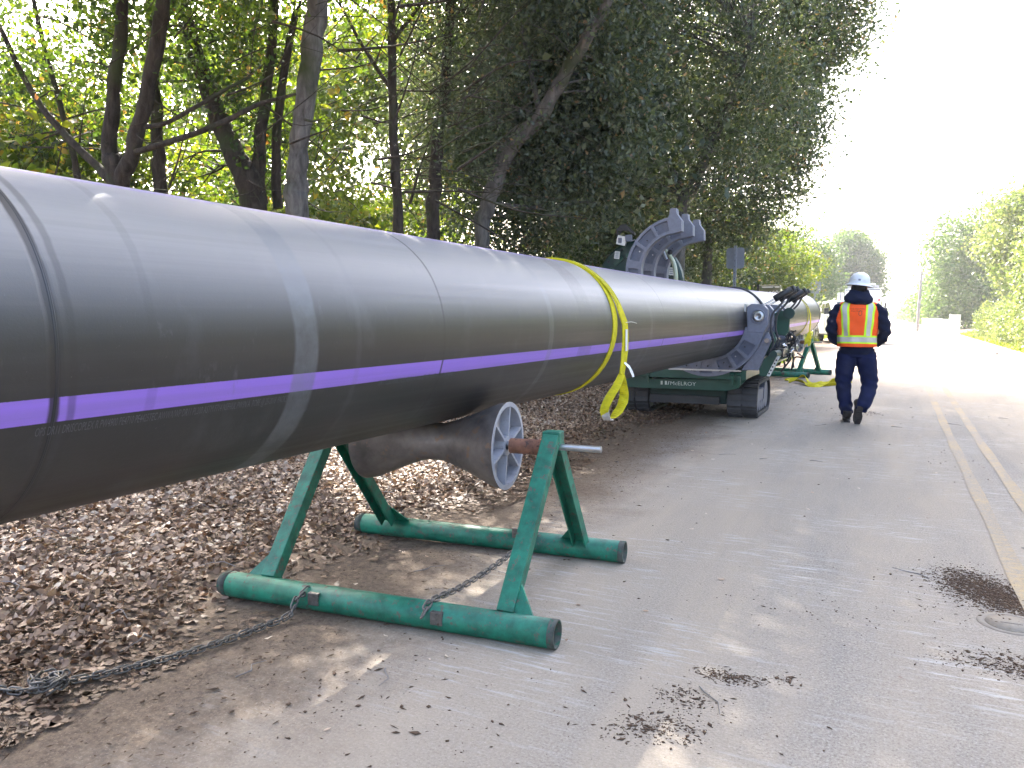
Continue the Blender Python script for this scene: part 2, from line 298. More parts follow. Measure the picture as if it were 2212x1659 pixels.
# ------------------------------------------------------------------ mesh helpers
def tag(o, label=None, cat=None, group=None, kind=None):
    for k, v in (('label', label), ('category', cat), ('group', group), ('kind', kind)):
        if v: o[k] = v
    return o
def thing(name, label, cat, loc=(0, 0, 0), rotz=0.0, group=None):
    o = bpy.data.objects.new(name, None); COL.objects.link(o); o.empty_display_size = 0.2
    o.location = loc; o.rotation_euler = (0, 0, rotz); return tag(o, label, cat, group)
def copy_tree(o, parent=None):
    c = o.copy(); COL.objects.link(c); c.parent = parent
    for ch in [x for x in bpy.data.objects if x.parent == o]: copy_tree(ch, c)
    return c
class MB:
    def __init__(s): s.v = []; s.f = []; s.sm = []
    def add(s, vs, fs, smooth=False):
        b = len(s.v); s.v += [tuple(p) for p in vs]; s.f += [tuple(b + i for i in f) for f in fs]; s.sm += [smooth] * len(fs)
    def box(s, c, d, R=None):
        x, y, z = (k / 2 for k in d); c = Vector(c)
        vs = [Vector((a * x, b * y, e * z)) for a in (-1, 1) for b in (-1, 1) for e in (-1, 1)]
        if R: vs = [R @ p for p in vs]
        s.add([p + c for p in vs], [(0, 1, 3, 2), (4, 6, 7, 5), (0, 4, 5, 1), (2, 3, 7, 6), (0, 2, 6, 4), (1, 5, 7, 3)]); return s
    def beam(s, p, q, w, h, up=(0, 0, 1)):
        p = Vector(p); q = Vector(q); d = (q - p).normalized(); a = d.cross(Vector(up))
        if a.length < 1e-4: a = d.cross(Vector((1, 0, 0)))
        a.normalize(); b = a.cross(d).normalized(); a = a * (w / 2); b = b * (h / 2)
        vs = [p - a - b, p + a - b, p + a + b, p - a + b, q - a - b, q + a - b, q + a + b, q - a + b]
        s.add(vs, [(0, 1, 2, 3), (7, 6, 5, 4), (0, 4, 5, 1), (1, 5, 6, 2), (2, 6, 7, 3), (3, 7, 4, 0)]); return s
    def tube(s, pts, r, n=10, cap=True, smooth=True, squash=1.0):
        pts = [Vector(p) for p in pts]; k = len(pts); rs = r if hasattr(r, '__len__') else [r] * k
        vs = []; pa = None
        for i, p in enumerate(pts):
            d = (pts[min(i + 1, k - 1)] - pts[max(i - 1, 0)]).normalized()
            if pa is None:
                pa = d.cross(Vector((0, 0, 1)));
                if pa.length < 0.1: pa = d.cross(Vector((0, 1, 0)))
            a = (pa - d * pa.dot(d)).normalized(); pa = a; b = d.cross(a)
            for j in range(n):
                t = 2 * PI * j / n; vs.append(p + a * (rs[i] * math.cos(t)) + b * (rs[i] * squash * math.sin(t)))
        fs = [(i * n + j, i * n + (j + 1) % n, (i + 1) * n + (j + 1) % n, (i + 1) * n + j) for i in range(k - 1) for j in range(n)]
        s.add(vs, fs, smooth)
        if cap:
            s.add(vs[:n], [tuple(range(n))[::-1]]); s.add(vs[-n:], [tuple(range(n))])
        return s
    def lathe(s, prof, o, ax, n=32, smooth=True, closed=False):
        """prof: (radius, distance along axis)"""
        o = Vector(o); ax = Vector(ax).normalized(); a = ax.cross(Vector((0, 0, 1)))
        if a.length < 0.1: a = Vector((1, 0, 0))
        a.normalize(); b = ax.cross(a); vs = []
        for r, t in prof:
            for j in range(n):
                g = 2 * PI * j / n; vs.append(o + ax * t + (a * math.cos(g) + b * math.sin(g)) * r)
        k = len(prof); rr = range(k if closed else k - 1)
        s.add(vs, [(i * n + j, i * n + (j + 1) % n, ((i + 1) % k) * n + (j + 1) % n, ((i + 1) % k) * n + j) for i in rr for j in range(n)], smooth); return s
    def prism(s, poly, o, ua, ub, dv):
        o = Vector(o); ua = Vector(ua); ub = Vector(ub); dv = Vector(dv); n = len(poly)
        A = [o + ua * p[0] + ub * p[1] for p in poly]; B = [p + dv for p in A]
        s.add(A + B, [tuple(range(n))[::-1], tuple(range(n, 2 * n))] + [(i, (i + 1) % n, n + (i + 1) % n, n + i) for i in range(n)]); return s
    def strip(s, pts, wid, w, th):
        """flat webbing: path, across-vectors, width, thickness"""
        pts = [Vector(p) for p in pts]; k = len(pts); vs = []
        for i, p in enumerate(pts):
            d = (pts[min(i + 1, k - 1)] - pts[max(i - 1, 0)]).normalized(); a = Vector(wid[i] if isinstance(wid, list) else wid)
            a = (a - d * a.dot(d)).normalized(); nn = a.cross(d).normalized(); ww = w[i] if isinstance(w, list) else w
            for x, y in ((-1, -1), (1, -1), (1, 1), (-1, 1)): vs.append(p + a * (x * ww / 2) + nn * (y * th / 2))
        fs = [(i * 4 + j, i * 4 + (j + 1) % 4, i * 4 + 4 + (j + 1) % 4, i * 4 + 4 + j) for i in range(k - 1) for j in range(4)]
        s.add(vs, fs + [(0, 1, 2, 3), tuple(4 * k - 4 + j for j in (3, 2, 1, 0))]); return s
    def build(s, name, mat, parent=None, loc=None, bevel=0.0):
        me = bpy.data.meshes.new(name); me.from_pydata(s.v, [], s.f); me.materials.append(mat)
        me.polygons.foreach_set('use_smooth', s.sm); me.update()
        import bmesh
        bm = bmesh.new(); bm.from_mesh(me); bmesh.ops.recalc_face_normals(bm, faces=bm.faces[:]); bm.to_mesh(me); bm.free()
        o = bpy.data.objects.new(name, me); COL.objects.link(o)
        if parent: o.parent = parent
        if loc: o.location = loc
        if bevel:
            b = o.modifiers.new('bevel', 'BEVEL'); b.width = bevel; b.segments = 2; b.limit_method = 'ANGLE'; b.angle_limit = rad(40)
        return o
def npmesh(name, V, F, mat, parent=None, tint=None, smooth=False):
    """V (n,3), F (m,k) numpy"""
    me = bpy.data.meshes.new(name); m_, k = F.shape
    me.vertices.add(len(V)); me.vertices.foreach_set('co', V.astype(np.float32).ravel())
    me.loops.add(m_ * k); me.loops.foreach_set('vertex_index', F.astype(np.int32).ravel())
    me.polygons.add(m_); me.polygons.foreach_set('loop_start', np.arange(0, m_ * k, k, dtype=np.int32))
    try: me.polygons.foreach_set('loop_total', np.full(m_, k, dtype=np.int32))
    except Exception: pass
    if tint is not None:
        a = me.attributes.new('tint', 'FLOAT', 'POINT'); a.data.foreach_set('value', tint.astype(np.float32))
    me.materials.append(mat); me.update(calc_edges=True)
    if smooth: me.polygons.foreach_set('use_smooth', [True] * m_)
    o = bpy.data.objects.new(name, me); COL.objects.link(o)
    if parent: o.parent = parent
    return o
def unit(a): return a / (np.linalg.norm(a, axis=1, keepdims=True) + 1e-9)
def leafgeo(P, size, tint, aspect=0.55, droop=0.3, flat=None, curl=0.0):
    """one kite-shaped leaf (two faces folded on the midrib) at every point"""
    n = len(P); d = rng.normal(size=(n, 3))
    if flat is not None: d[:, 2] *= flat
    else: d[:, 2] -= droop
    d = unit(d); a = rng.normal(size=(n, 3))
    if flat is not None: a = np.cross(d, np.array([0, 0, 1.0]) + rng.normal(size=(n, 3)) * flat * 1.1)
    a = unit(a - d * np.sum(a * d, 1, keepdims=True)); nn = np.cross(d, a)
    L = (size * rng.uniform(0.6, 1.35, n))[:, None]; w = L * aspect * rng.uniform(0.75, 1.2, n)[:, None]
    base = P - d * L * 0.5; tip = P + d * L * 0.5
    c1 = P - d * L * 0.12 + a * w * 0.5 + nn * w * 0.18; c2 = P - d * L * 0.12 - a * w * 0.5 + nn * w * 0.18
    if curl:
        cz = nn * L * curl * rng.uniform(-1, 1, n)[:, None]; e1 = P + d * L * 0.25 + a * w * 0.42 + cz * 0.6; e2 = P + d * L * 0.25 - a * w * 0.42 + cz * 0.6
        tip = tip + cz * 1.3
        V = np.stack([base + cz, c1, e1, tip, e2, c2, P - nn * w * 0.05], 1).reshape(-1, 3)
        F = (np.arange(n)[:, None] * 7)[:, :, None] + np.array([[0, 1, 6, 5], [1, 2, 3, 6], [5, 6, 3, 4]])[None]
        return V, F.reshape(-1, 4), np.repeat(tint, 7)
    V = np.stack([base, c1, tip, c2], 1).reshape(-1, 3)
    F = np.arange(n * 4).reshape(n, 4)
    return V, F, np.repeat(tint, 4)
def clusters(blobs, n_cl, per, spread, shell=0.5, tvar=0.22, ymin=None):
    """blobs: (cx,cy,cz, rx,ry,rz, weight). returns points, tint, centres"""
    w = np.array([b[6] for b in blobs], float); w /= w.sum(); idx = rng.choice(len(blobs), n_cl, p=w)
    B = np.array([b[:6] for b in blobs], float)[idx]
    d = unit(rng.normal(size=(n_cl, 3))); r = rng.uniform(shell ** 3, 1.0, n_cl) ** (1 / 3.0)
    C = B[:, :3] + d * r[:, None] * B[:, 3:6] * rng.uniform(0.85, 1.12, n_cl)[:, None]
    sp = spread * rng.uniform(0.6, 1.5, n_cl); ct = rng.normal(0.42, tvar, n_cl)
    k = np.repeat(np.arange(n_cl), per)
    P = C[k] + rng.normal(size=(len(k), 3)) * sp[k][:, None] * np.array([1, 1, 0.75])
    t = np.clip(ct[k] + rng.normal(0, 0.13, len(k)), 0, 1)
    odd = rng.random(len(k)) < 0.012; t[odd] = 1.0
    return P, t, C
def gnd_clip(P, t, z=0.05):
    ok = P[:, 2] > z; return P[ok], t[ok]

# ------------------------------------------------------------------ ground and road
def hsh(x, y): return 0.5 * math.sin(x * 2.1 + 1.3 * math.sin(y * 1.1)) + 0.35 * math.sin(y * 3.3 + x * 1.7) + 0.2 * math.sin(7.1 * x - 5.3 * y)
def ground_z(x, y):
    z = gz(x, y) - 0.012
    if x < -2.5:
        t = min(1, (-2.5 - x) / 1.5); z += t * (0.07 + 0.035 * hsh(x, y))
        if y > 24: z += min(1, (y - 24) / 8) * min(2.6, max(0, (-3.2 - x)) * 0.55)
    if x > 4.3: z += min(1.2, (x - 4.3) * 0.12)
    return z
xs = sorted(set([-400, -200, -120, -80, -60, -45, -35, -28] + [-24 + 1.0 * i for i in range(17)] + [round(-8 + 0.16 * i, 3) for i in range(40)] + [-1.5, 0, 2, 4, 4.5, 5, 6, 8, 10, 14, 20, 30, 45, 70, 120, 200, 400]))
ys = sorted(set([-200, -100, -50, -30, -20, -14] + [-10 + 1.0 * i for i in range(10)] + [round(0.2 * i, 3) for i in range(90)] + [18 + 1.0 * i for i in range(30)] + [50, 55, 60, 70, 80, 100, 130, 170, 220, 300, 400, 600, 900]))
g = MB(); g.v = [(x, y, ground_z(x, y)) for y in ys for x in xs]; nx = len(xs)
g.f = [(j * nx + i, j * nx + i + 1, (j + 1) * nx + i + 1, (j + 1) * nx + i) for j in range(len(ys) - 1) for i in range(nx - 1)]; g.sm = [True] * len(g.f)
tag(g.build('ground', SOIL), kind='structure')
def ledge(y): return -2.36 + 0.05 * math.sin(y * 1.9) + 0.035 * math.sin(y * 5.3 + 1) + 0.02 * math.sin(y * 13)
def redge(y): return 3.85 + 0.06 * math.sin(y * 0.9) + 0.03 * math.sin(y * 3.1)
ry = [-12 + 0.1 * i for i in range(420)] + [30 + 1.0 * i for i in range(60)] + [90 + 5.0 * i for i in range(24)]
rd = MB(); K = 9
for y in ry:
    a, b = ledge(y), redge(y)
    for k in range(K):
        x = a + (b - a) * k / (K - 1); rd.v.append((x, y, gz(x, y) + (0 if 0 < k < K - 1 else -0.008)))
rd.f = [(j * K + i, j * K + i + 1, (j + 1) * K + i + 1, (j + 1) * K + i) for j in range(len(ry) - 1) for i in range(K - 1)]; rd.sm = [True] * len(rd.f)
tag(rd.build('road', ROAD), kind='structure')
for dx in (0.62, 0.88):
    ln = MB(); yy = [0.5 + 0.5 * i for i in range(60)] + [31 + 4.0 * i for i in range(40)]
    for y in yy:
        wv = 0.042 + 0.006 * math.sin(y * 3.1); ln.v += [(dx - wv, y, gz(0, y) + 0.004), (dx + wv, y, gz(0, y) + 0.004)]
    ln.f = [(2 * i, 2 * i + 1, 2 * i + 3, 2 * i + 2) for i in range(len(yy) - 1)]; ln.sm = [False] * len(ln.f)
    tag(ln.build('road_marking', LINE), kind='structure')
# driveway opposite, behind the worker on the right
dv = MB(); dv.add([(3.7, 58, gz(0, 58) + 0.03), (3.7, 66, gz(0, 66) + 0.03), (9, 66, 0.30), (9, 58, 0.30)], [(0, 1, 2, 3)])
tag(dv.build('driveway', CONC), kind='structure')

# ------------------------------------------------------------------ leaf litter, loose leaves and soil on the road
def litter():
    n = 115000; x = -2.35 - np.abs(rng.normal(0, 1, n)) * 0 - rng.uniform(0, 1, n) ** 1.1 * 4.6; y = rng.uniform(0, 1, n) ** 1.35 * 15.0 + 0.3
    edge = -2.45 + 0.28 * np.sin(y * 1.3 + 0.6) + 0.12 * np.sin(y * 4.1)
    keep = rng.random(n) < np.clip((edge - x) / 0.75 + 0.25, 0.08, 1); x, y = x[keep], y[keep]
    z = np.array([ground_z(a, b) for a, b in zip(x, y)]); deep = np.clip((-2.7 - x) / 0.8, 0, 1)
    z += 0.006 + rng.uniform(0, 0.035, len(x)) * deep
    t = np.clip(rng.normal(0.58, 0.27, len(x)), 0, 1) * np.clip(0.45 + deep * 0.65, 0, 1)
    V, F, T = leafgeo(np.stack([x, y, z], 1), 0.040, t, aspect=0.62, flat=0.42, curl=0.16)
    V[:, 2] = np.maximum(V[:, 2], 0.0)
    tag(npmesh('leaf_litter', V, F, LITTER, tint=T), 'deep drift of dry tan and brown leaves beside the asphalt', 'leaf litter', kind='stuff')
litter()
def loose():
    n = 520; x = rng.uniform(-2.3, 3.8, n); y = rng.uniform(0.6, 16, n) ** 1.0
    keep = rng.random(n) < np.clip(0.75 - (x + 2.2) * 0.2, 0.16, 1); x, y = x[keep], y[keep]
    z = np.array([gz(a, b) for a, b in zip(x, y)]) + 0.006
    V, F, T = leafgeo(np.stack([x, y, z], 1), 0.030, np.clip(rng.normal(0.65, 0.3, len(x)), 0, 1), aspect=0.5, flat=0.16, curl=0.14)
    V[:, 2] = np.maximum(V[:, 2], 0.003)
    tag(npmesh('loose_leaves', V, F, LITTER, tint=T), 'small dry leaves blown over the asphalt lane', 'fallen leaves', kind='stuff')
loose()
def clods(name, label, spots, mat=DIRTM, sizes=(0.003, 0.012)):
    """spots: x, y, rx, ry, count, rot"""
    Vs, Fs = [], []; b = 0
    oc = np.array([[1, 0, 0], [0, 1, 0], [-1, 0, 0], [0, -1, 0], [0, 0, 0.8], [0, 0, -0.3]], float)
    fc = np.array([[0, 1, 4], [1, 2, 4], [2, 3, 4], [3, 0, 4], [1, 0, 5], [2, 1, 5], [3, 2, 5], [0, 3, 5]])
    for (cx, cy, rx, ry_, n, rot) in spots:
        p = rng.normal(size=(n, 2)) * np.array([rx, ry_]) * 0.5; c, s = math.cos(rot), math.sin(rot)
        X = cx + p[:, 0] * c - p[:, 1] * s; Y = cy + p[:, 0] * s + p[:, 1] * c
        sz = 0.6 * (sizes[0] + (sizes[1] - sizes[0]) * rng.random(n) ** 4)
        for x, y, q in zip(X, Y, sz):
            v = oc * q * rng.uniform(0.5, 1.5, (6, 1)) * np.array([rng.uniform(0.6, 2.6), rng.uniform(0.4, 1.1), 0.55]); a = rng.uniform(0, 6.28); R = np.array([[math.cos(a), -math.sin(a), 0], [math.sin(a), math.cos(a), 0], [0, 0, 1]])
            v = v @ R.T + np.array([x, y, gz(x, y) + q * 0.3]); Vs.append(v); Fs.append(fc + b); b += 6
    return tag(npmesh(name, np.concatenate(Vs), np.concatenate(Fs), mat), label, 'dirt', kind='stuff')
def sp_(u, v, rx, ry_, n, rot=0.0):
    p = onground(u, v); return (p.x, p.y, rx, ry_, n, rot)
clods('soil_crumbs', 'dark crumbled soil dropped in the foreground of the lane', [sp_(1420, 1570, 0.16, 0.10, 520, 0.5), sp_(1480, 1510, 0.12, 0.10, 260), sp_(1575, 1463, 0.12, 0.06, 420), sp_(1690, 1468, 0.07, 0.05, 60), sp_(1500, 1550, 0.35, 0.3, 70)])
clods('soil_patch', 'brown soil patch with bark shreds beside the yellow centre line', [sp_(2110, 1268, 0.17, 0.26, 5200, 0.25), sp_(2180, 1300, 0.14, 0.18, 2600), sp_(2120, 1290, 0.5, 0.5, 300), sp_(2150, 1430, 0.22, 0.12, 600, 0.4), sp_(2205, 1450, 0.1, 0.1, 300), sp_(1720, 1320, 0.5, 0.3, 120)])
clods('soil_scatter', 'fine crumbs and bark scattered round the worker and the far stand', [sp_(1885, 892, 0.20, 0.20, 160), sp_(1740, 880, 0.8, 1.2, 220), sp_(1830, 800, 0.9, 1.0, 500), sp_(1970, 800, 1.6, 0.9, 600), sp_(1700, 855, 0.5, 0.8, 150), sp_(1950, 930, 2.0, 4.0, 260), sp_(1300, 1100, 1.2, 2.5, 160), sp_(1150, 1560, 1.3, 0.4, 110), sp_(700, 1480, 0.9, 0.4, 260), sp_(2060, 1000, 0.3, 1.5, 150)], sizes=(0.003, 0.016))
clods('road_edge_soil', 'crumbly brown soil and grit lying along the left road edge', [(-2.15, 0.6 + 0.35 * i, 0.5, 0.5, 150, 0) for i in range(40)], sizes=(0.003, 0.013))
# twigs lying about
def twigs():
    mb = MB()
    spots = [(random.uniform(-2.5, 3.5), random.uniform(1, 12)) for _ in range(26)] + [(random.uniform(-5, -2.5), random.uniform(1.2, 7)) for _ in range(60)]
    for x, y in spots:
        a = random.uniform(0, 6.28); L = random.uniform(0.05, 0.22); z = ground_z(x, y) + 0.03 if x < -2.5 else gz(x, y) + 0.004
        p = [Vector((x + math.cos(a) * L * t + 0.02 * math.sin(7 * t) * math.sin(a), y + math.sin(a) * L * t + 0.015 * math.sin(5 * t), z + (0.025 * math.sin(PI * t) if x < -2.5 else 0))) for t in (0, .3, .6, 1)]
        mb.tube(p, [0.0025, 0.003, 0.002, 0.0012], 4)
    tag(mb.build('twigs', WOODM), 'thin dry twigs strewn over the leaf litter and lane', 'twigs', kind='stuff')
twigs()
# small cast utility cover at the right of the lane
p = onground(2185, 1348)
t = thing('utility_cover', 'small round pale utility cover set in the lane near the centre line', 'utility cover', (p.x, p.y, gz(0, p.y)))
mb = MB(); mb.lathe([(0.13, 0.0), (0.129, 0.0022), (0.105, 0.003), (0.10, 0.001)], (0, 0, 0), (0, 0, 1), 32); mb.build('collar', COVERM, t)
mb = MB(); mb.lathe([(0.0, 0.0022), (0.098, 0.0022), (0.098, 0.0)], (0, 0, 0), (0, 0, 1), 32); mb.tube([(-0.04, 0, 0.002), (0.04, 0, 0.002)], 0.004, 6); mb.build('lid', COVERM, t)

# ------------------------------------------------------------------ the pipe
PR = 0.44
def pipe_c(y):
    t = max(0.0, y - 6.0); s = min(t, 12.0)
    return Vector((-2.018 + 0.0015 * s * s, y, 1.228 + 0.0008 * s * s - (0.0006 * (6 - y) if y < 6 else 0) * 0))
def on_pipe(y, deg, off=0.0):
    c = pipe_c(y); a = rad(deg); return c + Vector((math.cos(a), 0, math.sin(a))) * (PR + off)
pipe = thing('pipe', 'huge dark grey plastic pipe with purple stripes running along the road', 'pipe', (-2.018, 3.25, 0.79))
off = Vector(pipe.location)
yy = [-3.0 + 0.3 * i for i in range(71)]; yy[-1] = 18.0; NA = 96
V = []; F = []; UVs = []
for y in yy:
    for j in range(NA): V.append(on_pipe(y, -90 + 360 * j / NA) - off)
n0 = len(V)
for y in yy:
    for j in range(NA): V.append(on_pipe(y, -90 + 360 * j / NA, -0.028) - off)
for i in range(len(yy) - 1):
    for j in range(NA):
        F.append((i * NA + j, (i + 1) * NA + j, (i + 1) * NA + (j + 1) % NA, i * NA + (j + 1) % NA)); a0 = -90 + 360 * j / NA; a1 = -90 + 360 * (j + 1) / NA
        UVs += [(yy[i], a0), (yy[i + 1], a0), (yy[i + 1], a1), (yy[i], a1)]
for i in range(len(yy) - 1):
    for j in range(NA):
        F.append((n0 + i * NA + j, n0 + i * NA + (j + 1) % NA, n0 + (i + 1) * NA + (j + 1) % NA, n0 + (i + 1) * NA + j)); UVs += [(yy[i], -60)] * 4
for i in (0, len(yy) - 1):
    for j in range(NA):
        F.append((i * NA + j, i * NA + (j + 1) % NA, n0 + i * NA + (j + 1) % NA, n0 + i * NA + j)); UVs += [(yy[i], -60)] * 4
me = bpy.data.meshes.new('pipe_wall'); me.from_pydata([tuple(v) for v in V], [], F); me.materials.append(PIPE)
ul = me.uv_layers.new(name='UVMap'); ul.data.foreach_set('uv', np.array(UVs, np.float32).ravel())
me.polygons.foreach_set('use_smooth', [k < 2 * (len(yy) - 1) * NA for k in range(len(F))]); me.update()
pw = bpy.data.objects.new('pipe_wall', me); COL.objects.link(pw); pw.parent = pipe
def weld_bead(y, h, w, mat):
    mb = MB(); c = pipe_c(y) - off
    mb.lathe([(PR - 0.002, -w), (PR + h, -w * 0.6), (PR + h * 1.1, -w * 0.2), (PR + h * 0.4, 0), (PR + h * 1.1, w * 0.2), (PR + h, w * 0.6), (PR - 0.002, w)], c, (0, 1, 0), 96); return mb.build('weld_bead', mat, pipe)
weld_bead(1.055, 0.0010, 0.006, BLACKM)
weld_bead(11.16, 0.012, 0.022, BLACKM)
def text_mesh(body, size, extrude=0.0, font_scale_x=1.0):
    cu = bpy.data.curves.new('text', 'FONT'); cu.body = body; cu.size = size; cu.extrude = extrude; cu.resolution_u = 2
    o = bpy.data.objects.new('text', cu); COL.objects.link(o); bpy.context.view_layer.update()
    dg = bpy.context.evaluated_depsgraph_get(); ev = o.evaluated_get(dg); me = bpy.data.meshes.new_from_object(ev)
    bpy.data.objects.remove(o); vs = [Vector((v.co.x * font_scale_x, v.co.y, v.co.z)) for v in me.vertices]; fs = [tuple(p.vertices) for p in me.polygons]
    bpy.data.meshes.remove(me); return vs, fs
def lettering(name, body, size, mat, parent, fn, sx=1.0):
    vs, fs = text_mesh(body, size, 0.0, sx); mb = MB(); mb.add([fn(v) for v in vs], fs); return mb.build(name, mat, parent)
def wrapfn(y0, deg): return lambda v: on_pipe(y0 + v.x, deg + math.degrees(v.y / PR), 0.0012) - off
lettering('printed_line', 'OPS DR11 DRISCOPLEX R PW4900 PE4710 PE4425TEC AWWA/WP DR11 PL200 ASTM F714 NSFHUL PW9N A  ROBE @ 25-2018  PACK3365 Rev 6 Twx=Dx', 0.030, PIPEINK, pipe, wrapfn(1.02, -24.2), 0.43)
lettering('printed_line', 'DR11 PL200 DRISCOPLEX PE4710 AWWA ASTM F714 NSFHUL 25-2018 PW4900', 0.030, PIPEINK, pipe, wrapfn(2.24, -22.5), 0.5)

# ------------------------------------------------------------------ roller stands
def make_stand(name, label, loc, rotz, group):
    t = thing(name, label, 'roller stand', loc, rotz, group)
    S = 0.575; r = 0.0575
    for sy in (-1, 1):
        mb = MB(); mb.lathe([(r, -0.81), (r, 0.81), (r - 0.007, 0.81), (r - 0.007, -0.81)], (0, sy * S, r), (1, 0, 0), 28, True, True)
        sk = mb.build('skid_pipe', GREEN, t)
        for sx in (-1, 1):
            mb = MB(); mb.lathe([(r + 0.0008, 0), (r + 0.0008, 0.028), (r - 0.0075, 0.029), (r - 0.0075, -0.02)], (sx * 0.784 if sx > 0 else -0.811, sy * S, r), (1, 0, 0), 28)
            mb.build('bare_end', WORN, sk)
    for sx in (-1, 1):
        for sy in (-1, 1):
            top = Vector((sx * 0.60, sy * 0.022, 0.745)); bot = Vector((sx * 0.585, sy * (S - 0.03), 0.10))
            mb = MB(); d = (bot - top).normalized()
            if sy < 0:
                mb.beam(top, bot, 0.075, 0.062, (0, 1, 0.3)); lg = mb.build('leg', GREEN, t, bevel=0.004)
            else:   # angle section, open side facing the near leg
                u = Vector((1, 0, 0)); n_ = u.cross(d).normalized()
                mb.beam(top + u * 0.0, bot, 0.075, 0.010, n_); 
                mb.beam(top + Vector((-0.033, -0.03, 0)), bot + Vector((-0.033, -0.03, 0)), 0.009, 0.062, n_)
                mb.beam(top + Vector((0.033, -0.03, 0)), bot + Vector((0.033, -0.03, 0)), 0.009, 0.062, n_)
                lg = mb.build('leg', GREEN, t, bevel=0.002)
            mb = MB(); mb.prism([(0.028, 0.0), (0.125, 0.0), (0.028, 0.15)], bot + Vector((0, sy * 0.02, 0.0)), (sx * (1 if sy < 0 else -1), 0, 0), -d, (0, -sy * 0.010, 0))
            mb.build('gusset', GREEN, t)
        mb = MB(); mb.box((sx * 0.60, 0, 0.742), (0.085, 0.075, 0.062)); mb.build('apex_block', GREEN, t, bevel=0.006)
        mb = MB(); mb.lathe([(0.036, 0.0), (0.036, 0.17)], (sx * 0.39, 0, 0.692), (sx, 0, 0), 24); mb.build('spacer_tube', RUST, t)
    mb = MB(); mb.tube([(-0.83, 0, 0.70), (0.83, 0, 0.70)], 0.0155, 16); mb.build('axle', STEEL, t)
    # hourglass roller
    prof = [(0.208, -0.375), (0.205, -0.36)]
    for i in range(17):
        x = -0.33 + 0.66 * i / 16; ax = abs(x); rr = 0.092 + 0.108 * max(0, (ax - 0.05) / 0.28) ** 1.12
        prof.append((rr, x))
    prof += [(0.205, 0.36), (0.208, 0.375)]
    mb = MB(); mb.lathe(prof, (0, 0, 0.69), (1, 0, 0), 48); rol = mb.build('roller', ROLLER, t)
    for sx in (-1, 1):
        mb = MB(); mb.lathe([(0.209, 0), (0.186, 0.001), (0.180, -0.055), (0.04, -0.06)], (sx * 0.376, 0, 0.69), (sx, 0, 0), 48, False); mb.build('rim', RIMM, rol)
        mb = MB(); mb.lathe([(0.048, 0), (0.048, -0.06)], (sx * 0.372, 0, 0.69), (sx, 0, 0), 24)
        mb.lathe([(0.048, 0), (0.02, 0.0)], (sx * 0.372, 0, 0.69), (sx, 0, 0), 24); mb.build('hub', RIMM, rol)
        for k in range(6):
            a = rad(20 + 60 * k); mb = MB(); q = Vector((0, math.cos(a), math.sin(a)))
            mb.beam(Vector((sx * 0.352, 0, 0.69)) + q * 0.045, Vector((sx * 0.352, 0, 0.69)) + q * 0.186, 0.012, 0.045, (1, 0, 0)); mb.build('spoke', RIMM, rol)
    for (x, y) in ((0.31, -S - 0.001), (-0.29, -S - 0.001), (0.22, S - 0.04)):
        mb = MB(); mb.box((x, y - r * 0.86 if y < 0 else y - 0.01, r + 0.012 if y < 0 else 2 * r), (0.055, 0.022, 0.055)); mb.build('chain_lug', CHAINM, t, bevel=0.003)
    return t
s1 = make_stand('roller_stand', 'green steel roller stand with hourglass roller, in the foreground by the leaf litter', (-1.985, 3.245, 0), rad(4.5), 'roller stands under the pipe')
s2 = copy_tree(s1); s2['label'] = 'green roller stand far along the pipe, beyond the tracked machine'
s2.location = (-2.03, 17.15, gz(0, 17) - 0.0); s2.rotation_euler = (0, 0, rad(-17))

# ------------------------------------------------------------------ chains
def link_mesh():
    mb = MB(); pts = []; L, W_ = 0.0165, 0.0115
    for k in range(8): a = -PI / 2 + PI * k / 7; pts.append(Vector((L + W_ * math.cos(a), W_ * math.sin(a), 0)))
    for k in range(8): a = PI / 2 + PI * k / 7; pts.append(Vector((-L + W_ * math.cos(a), W_ * math.sin(a), 0)))
    n = 6; r = 0.0042; vs = []
    for i, p in enumerate(pts):
        c = Vector((L if p.x > 0 else -L, 0, 0)) if abs(p.x) > L else Vector((p.x, 0, 0)); o = (p - c)
        o = o.normalized() if o.length > 1e-6 else Vector((0, 1, 0))
        for j in range(n): t = 2 * PI * j / n; vs.append(p + o * r * math.cos(t) + Vector((0, 0, r * math.sin(t))))
    k = len(pts); mb.add(vs, [(i * n + j, i * n + (j + 1) % n, ((i + 1) % k) * n + (j + 1) % n, ((i + 1) % k) * n + j) for i in range(k) for j in range(n)], True)
    o = mb.build('link', CHAINM); me = o.data; bpy.data.objects.remove(o); return me
LINK = link_mesh()
def chain(t, path, pitch=0.034, jitter=0.0):
    path = [Vector(p) - Vector(t.location) for p in path]; seg = [(path[i + 1] - path[i]).length for i in range(len(path) - 1)]; tot = sum(seg); n = int(tot / pitch)
    for i in range(n + 1):
        s = i * pitch; k = 0
        while k < len(seg) - 1 and s > seg[k]: s -= seg[k]; k += 1
        p = path[k].lerp(path[k + 1], min(1, s / seg[k])); d = (path[k + 1] - path[k]).normalized()
        q = d.to_track_quat('X', 'Z'); o = bpy.data.objects.new('link', LINK); COL.objects.link(o); o.parent = t
        o.matrix_local = Matrix.Translation(p) @ q.to_matrix().to_4x4() @ Matrix.Rotation(rad(40 if i % 2 else -45) + random.uniform(-0.3, 0.3), 4, 'X') @ Matrix.Rotation(random.uniform(-1, 1) * jitter, 4, 'Z')
